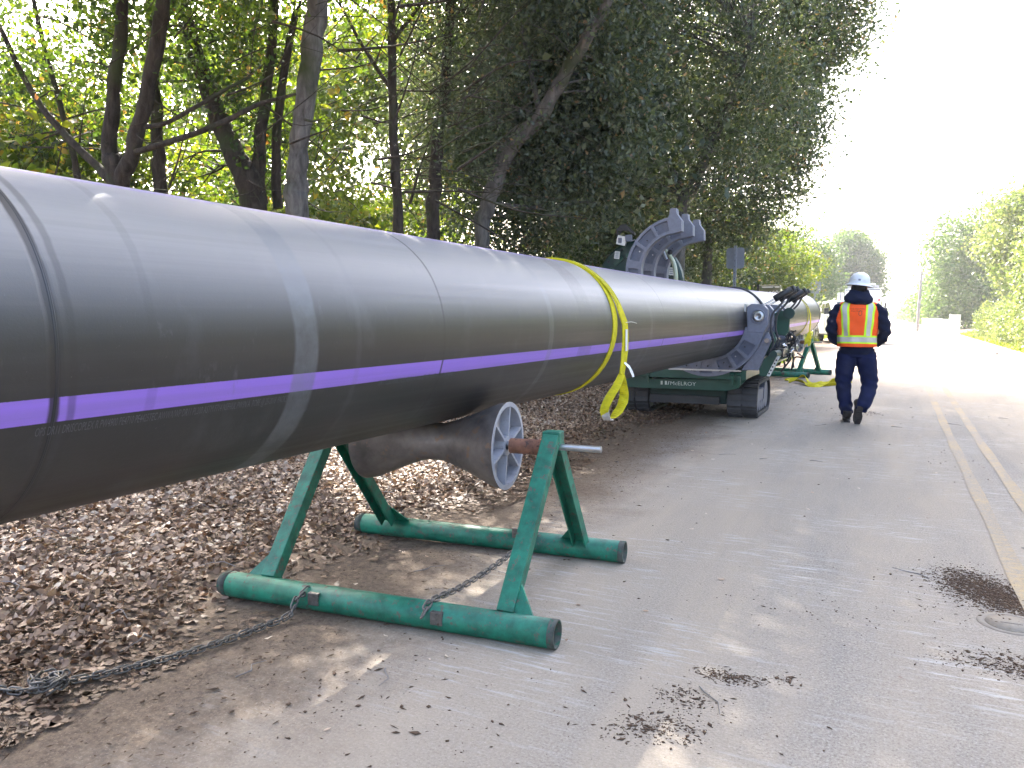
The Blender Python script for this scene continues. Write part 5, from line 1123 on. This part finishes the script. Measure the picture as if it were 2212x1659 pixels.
# near trees, left side of the picture (trunks where the photo shows them)
GRP = 'trees lining the left side of the road'
tree('tree', 'forked dark tree at far left, its three stems splitting just above the pipe', [[(252, 400, 6.0, 46), (238, 340, 6.0, 34), (245, 200, 6.0, 28), (262, 60, 6.0, 26), (268, -120, 6.0, 22), (280, -420, 6.1, 14)], [(258, 400, 6.0, 36), (285, 330, 6.0, 32), (318, 200, 6.0, 30), (345, 60, 6.0, 32), (365, -80, 6.0, 26), (410, -400, 6.0, 12)], [(245, 395, 6.0, 22), (200, 350, 6.0, 17), (130, 280, 5.9, 15), (70, 200, 5.8, 13), (0, 60, 5.6, 10), (-60, -80, 5.5, 7)], [(170, 395, 6.5, 15), (155, 320, 6.4, 13), (120, 190, 6.3, 11), (85, 60, 6.3, 10), (60, -80, 6.3, 8)], [(285, 330, 6.0, 13), (330, 318, 6.0, 13), (430, 285, 6.2, 12), (500, 255, 6.4, 11), (560, 225, 6.6, 9), (640, 203, 6.8, 6)], [(300, 275, 6.0, 12), (360, 265, 6.1, 10), (450, 215, 6.3, 8), (540, 165, 6.6, 6)]],
     [B_(120, 60, 6.2, 1.5, 1.2, 0.9, 1.4), B_(300, -250, 6.2, 2.2, 2.2, 1.3, 2.6), B_(60, 250, 7.0, 1.3, 1.2, 0.8, 1.2), B_(420, 30, 6.8, 1.2, 1.0, 0.9, 1.2), B_(200, 200, 7.4, 1.7, 0.9, 0.9, 1.3)], 420, 46, 0.17, 0.066, LEAF_NEAR, BARK_D, 60, aspect=0.72, group=GRP)
tree('tree', 'slim dark tree standing just right of the forked tree', [[(345, 415, 7.4, 30), (342, 330, 7.4, 26), (335, 200, 7.4, 24), (325, 60, 7.4, 20), (320, -200, 7.4, 14)]],
     [B_(340, -250, 7.6, 1.8, 1.8, 1.3, 2), B_(420, 120, 7.8, 1.0, 0.9, 0.9, .5)], 110, 46, 0.17, 0.066, LEAF_NEAR, BARK_D, 26, aspect=0.72, group=GRP)
tree('tree', 'thick dark ivy-hung tree leaning left, between the slim tree and the grey trunk', [[(545, 445, 7.6, 60), (520, 360, 7.6, 50), (485, 290, 7.6, 40), (445, 180, 7.6, 36), (405, 60, 7.6, 32), (370, -100, 7.6, 24)], [(560, 440, 7.7, 34), (560, 330, 7.7, 26), (575, 200, 7.8, 24), (590, 60, 7.8, 20), (600, -200, 7.8, 14)], [(600, 450, 7.9, 22), (596, 330, 7.9, 20), (610, 180, 7.9, 18), (640, 20, 7.9, 14)]],
     [B_(470, 60, 8.3, 0.9, 0.6, 1.0, 1.0), B_(560, 130, 8.2, 0.5, 0.4, 1.1, 0.8), B_(520, -200, 7.6, 2.2, 2.0, 1.3, 2), B_(590, 340, 8.4, 0.4, 0.3, 0.8, .4), B_(500, 230, 7.2, .18, .2, .8, .15), B_(480, 380, 8.6, 0.8, 0.5, 0.5, .4)], 260, 46, 0.15, 0.070, LEAF_NEAR, BARK_D, 50, aspect=0.75, group=GRP)
tree('tree', 'smooth grey-barked tree with a thick pale trunk in the left half', [[(640, 470, 7.0, 52), (642, 400, 7.0, 46), (645, 320, 7.0, 40), (658, 230, 7.0, 42), (672, 120, 7.0, 46), (686, 0, 7.0, 46), (710, -200, 7.0, 38), (740, -500, 7.0, 22)], [(690, -40, 7.0, 22), (760, -130, 7.2, 16), (860, -260, 7.5, 8)]],
     [B_(720, -320, 7.2, 2.4, 2.2, 1.3, 2.4), (-4.4, 8.6, 8.6, 2.6, 2.6, 1.3, 6), (-5.6, 6.0, 8.4, 2.4, 2.2, 1.3, 5), (-2.4, 8.6, 9.6, 2.4, 2.4, 1.2, 6), (-3.4, 5.4, 8.4, 2.0, 2.0, 1.0, 4)], 1600, 46, 0.24, 0.085, LEAF_NEAR, BARK_G, 40, aspect=0.72, group=GRP)
tree('tree', 'thin straight mossy tree in the yellow-green gap', [[(858, 450, 8.6, 22), (852, 330, 8.6, 20), (848, 200, 8.6, 19), (846, 60, 8.6, 18), (842, -120, 8.6, 12)], [(850, 200, 8.6, 10), (790, 110, 8.8, 8), (740, 20, 9.0, 6)], [(848, 90, 8.6, 10), (900, 20, 8.8, 8), (960, -60, 9.0, 5)]],
     [B_(840, -160, 8.8, 2.0, 1.8, 1.3, 2), B_(760, 60, 9.2, 1.0, 0.8, 0.8, .5)], 120, 44, 0.18, 0.06, LEAF_NEAR, BARK_D, 40, aspect=0.6, group=GRP)
tree('tree', 'dark-stemmed tree left of the leaning oak', [[(934, 500, 9.5, 30), (940, 400, 9.5, 27), (945, 300, 9.5, 25), (962, 180, 9.5, 22), (970, 40, 9.5, 20), (985, -160, 9.5, 14)]],
     [B_(980, 60, 9.5, 1.0, 0.9, 1.2, 1.3), B_(900, 300, 10, 0.9, .9, 1.0, .7), B_(960, -180, 9.5, 2.0, 1.8, 1.3, 1.6), B_(1000, 200, 9.8, .9, .9, 1.2, 1.2)], 520, 48, 0.19, 0.062, LEAF_OAK, BARK_D, 40, group=GRP)
tree('oak_tree', 'leaning grey-barked oak whose trunk slants right towards the road', [[(1040, 520, 10.5, 34), (1052, 450, 10.5, 34), (1078, 370, 10.5, 36), (1110, 310, 10.4, 34), (1168, 250, 10.3, 32), (1225, 150, 10.2, 28), (1270, 80, 10.1, 25), (1325, -20, 10.0, 22), (1400, -200, 9.8, 16)], [(1085, 360, 10.5, 16), (1075, 300, 10.6, 14), (1080, 180, 10.8, 11), (1070, 60, 11, 8)], [(1168, 250, 10.3, 14), (1140, 120, 10.6, 10), (1120, 0, 10.8, 7)]],
     [B_(1130, 80, 10.8, 1.4, 1.2, 1.2, 1.6), B_(1260, 250, 11.4, 1.4, 1.3, 1.3, 1.6), B_(1010, 350, 11.4, 1.0, 1.0, 1.2, 1.0), B_(1200, -200, 10, 2.6, 2.4, 1.6, 2.2), B_(1190, 430, 11.8, 1.2, 1.0, 0.8, 1.0), B_(1100, 480, 11.9, 1.0, .8, .6, .6), B_(1300, 60, 11, 1.2, 1.2, 1.2, 1.6), (-3.2, 11.4, 9.0, 2.8, 2.8, 1.5, 3), (-5.5, 12.5, 8.6, 2.4, 2.6, 1.5, 2.5), (-4.0, 14.0, 9.2, 2.6, 2.4, 1.6, 2.5), (-1.6, 11.5, 10.2, 2.2, 2.4, 1.2, 3), (-3.0, 12.5, 9.6, 2.4, 2.4, 1.4, 4), (-4.4, 10.6, 8.2, 2.2, 2.2, 1.2, 4)], 2700, 50, 0.23, 0.076, LEAF_OAK, BARK_G, 80, group=GRP)
tree('oak_tree', 'dense grey-green oak with a slanting trunk behind the open jaws', [[(1470, 470, 14.5, 24), (1500, 400, 14.5, 24), (1535, 310, 14.4, 22), (1580, 210, 14.2, 18), (1620, 90, 14, 14)]],
     [B_(1400, 120, 14.5, 1.9, 1.7, 1.8, 2.0), B_(1560, 60, 14, 1.8, 1.7, 1.6, 2.0), B_(1480, 330, 15.0, 1.7, 1.5, 1.4, 1.6), B_(1350, 400, 15.2, 1.3, 1.2, 1.2, 1.2), B_(1620, 250, 14.6, 1.3, 1.2, 1.3, 1.2), B_(1450, -220, 13.5, 2.6, 2.6, 1.8, 1.6), B_(1300, 180, 14.5, 1.3, 1.2, 1.3, 1.0), (-4.6, 16.4, 9.8, 2.8, 2.6, 1.5, 1.6), (-5.6, 19.0, 9.0, 2.6, 2.4, 1.6, 1.2), (-2.0, 15.6, 10.6, 2.2, 2.4, 1.3, 1.2)], 1700, 50, 0.24, 0.078, LEAF_OAK, BARK_G, 90, shell=0.35, group=GRP)
tree('oak_tree', 'tall blue-green oak at the road edge reaching out over the lane', [[(1528, 560, 18.5, 20), (1540, 430, 18.5, 18), (1600, 300, 18.4, 16), (1670, 120, 18.0, 15), (1720, -60, 17.5, 12)]],
     [B_(1690, 60, 18, 1.9, 1.8, 1.7, 2.0), B_(1790, 20, 17.5, 1.0, 1.3, 1.0, 0.9), B_(1660, 240, 18.2, 1.4, 1.4, 1.3, 1.5), B_(1700, 300, 18.2, 0.75, 1.0, 1.2, .8), B_(1620, 420, 18.6, 1.3, 1.3, 1.2, 1.3), B_(1700, 150, 18, .9, 1, 1, .7), B_(1540, 520, 18.8, 1.3, 1.2, 1.0, 1.0), B_(1740, -120, 17, 2.0, 2.2, 1.4, 1.6), B_(1540, 250, 18.6, 1.6, 1.4, 1.6, 1.4)], 1700, 46, 0.26, 0.092, LEAF_OAK, BARK_G, 90, shell=0.3, group=GRP)
# a twiggy bare end below the overhanging crown
mb = MB(); bb = aty(1680, 470, 18.3); 
# trees behind the camera side and overhead that give the road its shade
tree('oak_tree', 'big oak standing left of the viewpoint, only its shade reaching the lane', [[(-5.6, 2.0, 0, 0.26), (-5.4, 2.1, 2.5, 0.22), (-4.9, 2.2, 5, 0.18), (-4.2, 2.3, 7.5, 0.12)]],
     [(-4.6, 3.4, 6.3, 2.4, 2.4, 1.1, 1), (-5.4, 1.0, 6.0, 2.2, 2.4, 1.4, 1), (-3.4, 5.2, 6.9, 2.0, 2.4, 1.0, 1), (-6.4, 4.6, 5.8, 2.2, 2.2, 1.4, 1), (-2.6, 2.4, 7.6, 2.0, 2.2, 0.9, .8), (-5.6, 5.0, 6.6, 1.6, 1.6, 1.0, 1.4)], 900, 44, 0.27, 0.10, LEAF_NEAR, BARK_G, 30, shell=0.2, aspect=0.7, group=GRP)


# woodland behind the near trees
def mass(name, label, cat, blobs, n_cl, per, spread, ls, leaf, shell=0.3, aspect=0.6, kind='stuff', zmin=0.05, tvar=0.22):
    P, tt, C = clusters(blobs, n_cl, per, spread, shell, tvar); P, tt = gnd_clip(P, tt, zmin); V, F, T = leafgeo(P, ls, tt, aspect)
    o = npmesh(name, V, F, leaf, None, T); return tag(o, label, cat, kind=kind)
bl = []
for k in range(70):
    y = random.uniform(3, 22); x = -9.5 - random.uniform(0, 6) - 0.15 * y; bl.append((x, y, random.uniform(0.8, 4.4), random.uniform(1.0, 1.9), random.uniform(1, 1.9), random.uniform(0.7, 1.3), 1))
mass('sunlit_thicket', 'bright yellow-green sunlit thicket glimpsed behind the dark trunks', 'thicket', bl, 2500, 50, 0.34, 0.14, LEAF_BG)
bl = []
for k in range(44):
    y = random.uniform(25, 44); x = -random.uniform(0.16, 0.46) * y; bl.append((x, y, random.uniform(1.2, 6.0), random.uniform(1.3, 2.4), random.uniform(1.3, 2.4), random.uniform(1.0, 1.8), 1))
mass('bank_thicket', 'sunlit yellow-green brush on the bank behind the oaks and machine', 'thicket', bl, 1500, 46, 0.42, 0.18, LEAF_BG)
bl = []
for k in range(22):
    y = random.uniform(2, 30); bl.append((-19 - random.uniform(0, 8), y + 4, random.uniform(2, 4.4), random.uniform(2, 3.4), random.uniform(2, 3.4), random.uniform(1.6, 2.6), 1))
for k in range(10):
    y = random.uniform(10, 26); bl.append((-9.5 - random.uniform(0, 7) , y + 3, random.uniform(4, 8), random.uniform(1.6, 2.6), random.uniform(1.6, 2.6), random.uniform(1.4, 2.2), 1))
mass('far_woodland', 'wall of sunlit woodland beyond the thicket', 'woodland', bl, 2100, 46, 0.5, 0.20, LEAF_BG)
bl = []
for k in range(40):
    y = random.uniform(9.5, 24); x = -6.3 - random.uniform(0, 2.4) + (0.10 * (y - 12) if y > 12 else 0); bl.append((x, y, random.uniform(0.6, 2.0) + 0.03 * y, random.uniform(0.7, 1.3), random.uniform(.7, 1.3), random.uniform(0.6, 1.1), 1))
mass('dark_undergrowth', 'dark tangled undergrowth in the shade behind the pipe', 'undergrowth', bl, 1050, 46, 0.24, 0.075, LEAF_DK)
bl = []
for k in range(26):
    y = random.uniform(9, 24); x = max(-7.0 - random.uniform(0, 3.0) + (0.12 * (y - 12) if y > 12 else 0), -0.47 * y - random.uniform(0, 0.5)); y = max(y, 12.5); bl.append((x, y, random.uniform(3.0, 8.0), random.uniform(1.0, 1.9), random.uniform(1.0, 1.9), random.uniform(1.0, 1.9), 1))
mass('oak_canopy', 'deep shaded canopy filling in behind the oaks', 'canopy', bl, 3300, 46, 0.40, 0.13, LEAF_OAK, shell=0.15)
# bare interlaced twigs between the trunks
mb = MB()
for k in range(300):
    u = random.uniform(-40, 1050); v = random.uniform(-20, 440); Y = random.uniform(5.5, 9); p0 = aty(u, v, Y); L = random.uniform(0.4, 1.5); a = random.uniform(-0.4, 1.2) * random.choice((-1, 1))
    d = Vector((math.cos(a), random.uniform(-.4, .4), math.sin(a) * 0.8 + 0.2)).normalized(); p1 = p0 + d * L * 0.5 + Vector((0, 0, random.uniform(-.1, .1))); p2 = p0 + d * L + Vector((0, 0, random.uniform(-.2, .25)))
    r_ = random.choice((0.004, 0.006, 0.008, 0.014)) * random.uniform(.7, 1.3); mb.tube(smooth_path([p0, p1, p2], 3), np.linspace(r_, 0.002, 7).tolist(), 4, False)
tag(mb.build('bare_twigs', BARK_D), 'mesh of thin bare twigs between the left-hand trunks', 'twigs', kind='stuff')

# far trees on the left
tree('tree', 'bright yellow-green young tree on the bank above the pipe end', [[(-5.6, 33, 1.0, 0.12), (-5.6, 33, 3, 0.09), (-5.3, 33, 5, 0.05)]], [B_(1680, 550, 33, 1.3, 1.2, 1.1, 1), B_(1725, 580, 34, 1.0, 1.0, 0.9, .8), B_(1640, 590, 32, 1.1, 1, 0.9, .8), B_(1600, 560, 34, 1.2, 1, 1.3, .7), B_(1690, 620, 34, 1.1, 1.0, .6, .6)], 260, 40, 0.22, 0.11, LEAF_BG, BARK_D, 24, aspect=0.6)
tree('tree', 'round pale green tree beyond the trucks, just left of the worker\'s hard hat', [[(-4.3, 92, 0, 0.4), (-4.3, 92, 4, 0.3), (-4.0, 92, 8, 0.18)]], [B_(1840, 560, 92, 2.9, 3, 2.6, 1.6), B_(1805, 590, 92, 2.0, 2.4, 2.4, 1), B_(1872, 580, 92, 1.7, 2, 2.4, 1), B_(1850, 620, 92, 3.0, 2.4, 2, 1), B_(1832, 525, 92, 1.8, 1.8, 1.4, .6)], 620, 40, 0.5, 0.28, LEAF_FAR, BARK_G, 20, aspect=0.7)
tree('tree', 'hazy tree on the bank between the yellow-green tree and the round tree', [[(-6.2, 62, 1.5, 0.2), (-6.2, 62, 4, 0.15), (-6.0, 62, 6, 0.1)]], [B_(1755, 560, 62, 2.0, 2, 1.6, 1), B_(1720, 540, 64, 2.4, 2, 1.8, 1), B_(1765, 610, 62, 2, 2, 1.4, 1), B_(1680, 600, 64, 2.8, 2, 2.2, 1)], 300, 40, 0.4, 0.2, LEAF_FAR, BARK_G, 14, aspect=0.7)
# hedge and trees on the right
def rt(label, blobs, n_cl, ls, sp, leaf, base, cat='tree', per=44):
    return tree('tree', label, [[(base[0], base[1], 0, 0.16), (base[0] + .1, base[1], 2, 0.13), (base[0] + 0.3, base[1], 4.5, 0.07)]], blobs, n_cl, per, sp, ls, leaf, BARK_D, 10, aspect=0.7, shell=0.4, group='trees along the right side of the road')
rt('nearest bright leafy tree at the right edge of the picture', [(6.6, 28, 2.2, 1.5, 2.6, 2.0, 1.4), (7.0, 29, 4.6, 1.6, 2.6, 1.8, 1.2), (6.0, 30.5, 1.2, 1.1, 2.4, 1.1, 1), (6.9, 30, 8.0, 1.6, 2.4, 2.0, 1.6), (5.2, 29, 1.6, 0.9, 2.2, 1.3, 1)], 900, 0.12, 0.28, LEAF_HEDGE, (7.2, 28.5))
rt('second sunlit tree from the right edge, beside the nearest one', [(6.4, 36, 2.6, 1.4, 2.8, 2.2, 1.3), (6.9, 37, 5.2, 1.6, 2.8, 2.0, 1.2), (5.8, 37, 1.4, 1.0, 3.0, 1.2, 1), (6.7, 38, 8.6, 1.5, 2.4, 1.8, 1.3), (5.4, 37, 3.4, .9, 2.4, 2, 1)], 800, 0.14, 0.30, LEAF_HEDGE, (6.8, 37))
rt('third sunlit tree on the right, above the gate pillar', [(6.6, 47, 3.2, 1.8, 3.4, 2.6, 1.3), (6.9, 48, 6.4, 1.8, 3.2, 2.2, 1.2), (6.2, 44, 1.4, 1.2, 3.0, 1.2, 1), (5.5, 48, 5.6, 1.5, 3, 2.2, 1.2)], 620, 0.17, 0.36, LEAF_HEDGE, (7, 48))
rt('paler tree behind the slim leaning pole on the right', [(6.2, 72, 4.2, 2.3, 4, 3.4, 1.3), (6.8, 72, 7.6, 2.0, 4, 2.4, 1), (5.4, 74, 2.4, 1.8, 4, 2.2, .8), (4.3, 72, 6.6, 2.1, 3, 2.8, 1.3), (3.9, 74, 2.6, 1.4, 3, 2.2, 1)], 560, 0.24, 0.5, LEAF_FAR, (6.2, 72))
rt('hazy dark tree far down the road on the right', [(5.6, 105, 3.6, 3.0, 4, 3.2, 1.3), (7, 105, 6.6, 2.5, 4, 2.4, 1), (3.6, 112, 2.2, 1.8, 4, 2.0, .8)], 360, 0.32, 0.6, LEAF_FAR, (5.8, 105))
bl = [(random.uniform(8, 12), random.uniform(26, 90), random.uniform(1.5, 4), random.uniform(1.5, 2.5), random.uniform(2, 3.5), random.uniform(1.5, 2.6), 1) for _ in range(26)]
mass('right_woodland', 'bright woodland filling in behind the right-hand trees', 'woodland', bl, 650, 44, 0.55, 0.24, LEAF_HEDGE)
bl = [(random.uniform(6.2, 10.5), random.uniform(-9, 25), random.uniform(0.8, 4.6), random.uniform(1.2, 2.2), random.uniform(1.5, 2.6), random.uniform(1.1, 1.9), 1) for _ in range(52)]
mass('roadside_wood', 'leafy trees and brush lining the right verge beside the viewpoint', 'woodland', bl, 900, 40, 0.42, 0.2, LEAF_HEDGE)
bl = [(random.uniform(-14, 30), random.uniform(170, 230), random.uniform(0, 2.2), random.uniform(3, 6), 5, random.uniform(1.5, 2.8), 1) for _ in range(26)] + [(random.uniform(-60, -8), random.uniform(70, 150), random.uniform(1, 6), 6, 6, random.uniform(3, 5), 1) for _ in range(22)]
mass('distant_woodland', 'pale distant woodland closing the view down the road', 'woodland', bl, 900, 40, 1.0, 0.6, LEAF_FAR)
# hedges
mass('ivy_hedge', 'low sunlit ivy hedge along the right road edge', 'hedge', [(4.6 + 0.2 * math.sin(k), 26 + 1.2 * k, 0.6 + 0.02 * k, 0.5, 1.0, 0.7 + 0.02 * k, 1) for k in range(20)], 700, 40, 0.14, 0.085, LEAF_HEDGE, aspect=0.75)
# grass: verge tufts by the road, right side and left bank
def grass(name, label, x0, x1, y0, y1, n, h):
    x = rng.uniform(x0, x1, n); y = rng.uniform(y0, y1, n); z = np.array([ground_z(a, b) for a, b in zip(x, y)]); a = rng.uniform(0, 6.28, n); hh = h * rng.uniform(0.4, 1.3, n); w = h * 0.09
    dx = np.cos(a) * w; dy = np.sin(a) * w; lx = rng.normal(0, 0.35, n) * hh; ly = rng.normal(0, 0.35, n) * hh
    V = np.stack([np.stack([x - dx, y - dy, z], 1), np.stack([x + dx, y + dy, z], 1), np.stack([x + lx, y + ly, z + hh], 1)], 1).reshape(-1, 3)
    tag(npmesh(name, V, np.arange(3 * n).reshape(n, 3), GRASSM, None, np.repeat(rng.random(n), 3)), label, 'grass', kind='stuff')
grass('bank_grass', 'bright green grass on the bank behind the far end of the pipe', -12, -3.0, 22, 60, 26000, 0.28)
grass('verge_grass', 'dry pale grass at the foot of the right hedge', 3.95, 5.4, 18, 60, 9000, 0.16)
grass('stand_grass', 'tufts of green grass beside the far roller stand', -4.2, -2.5, 15, 24, 5200, 0.2)
# ------------------------------------------------------------------ air
def haze():
    mt = bpy.data.materials.new('haze_air'); mt.use_nodes = True; N = mt.node_tree.nodes; L = mt.node_tree.links; N.remove(N['Principled BSDF'])
    pv = N.new('ShaderNodeVolumePrincipled'); pv.inputs['Color'].default_value = (0.93, 0.96, 1.0, 1); pv.inputs['Density'].default_value = 0.0008; pv.inputs['Anisotropy'].default_value = 0.25
    L.new(pv.outputs[0], N['Material Output'].inputs['Volume'])
    mb = MB(); mb.box((0, 100, 9.5), (820, 1640, 23)); o = mb.build('haze', mt); tag(o, 'pale bright air veiling the far end of the road', 'haze', kind='stuff')
haze()
bpy.context.view_layer.update()
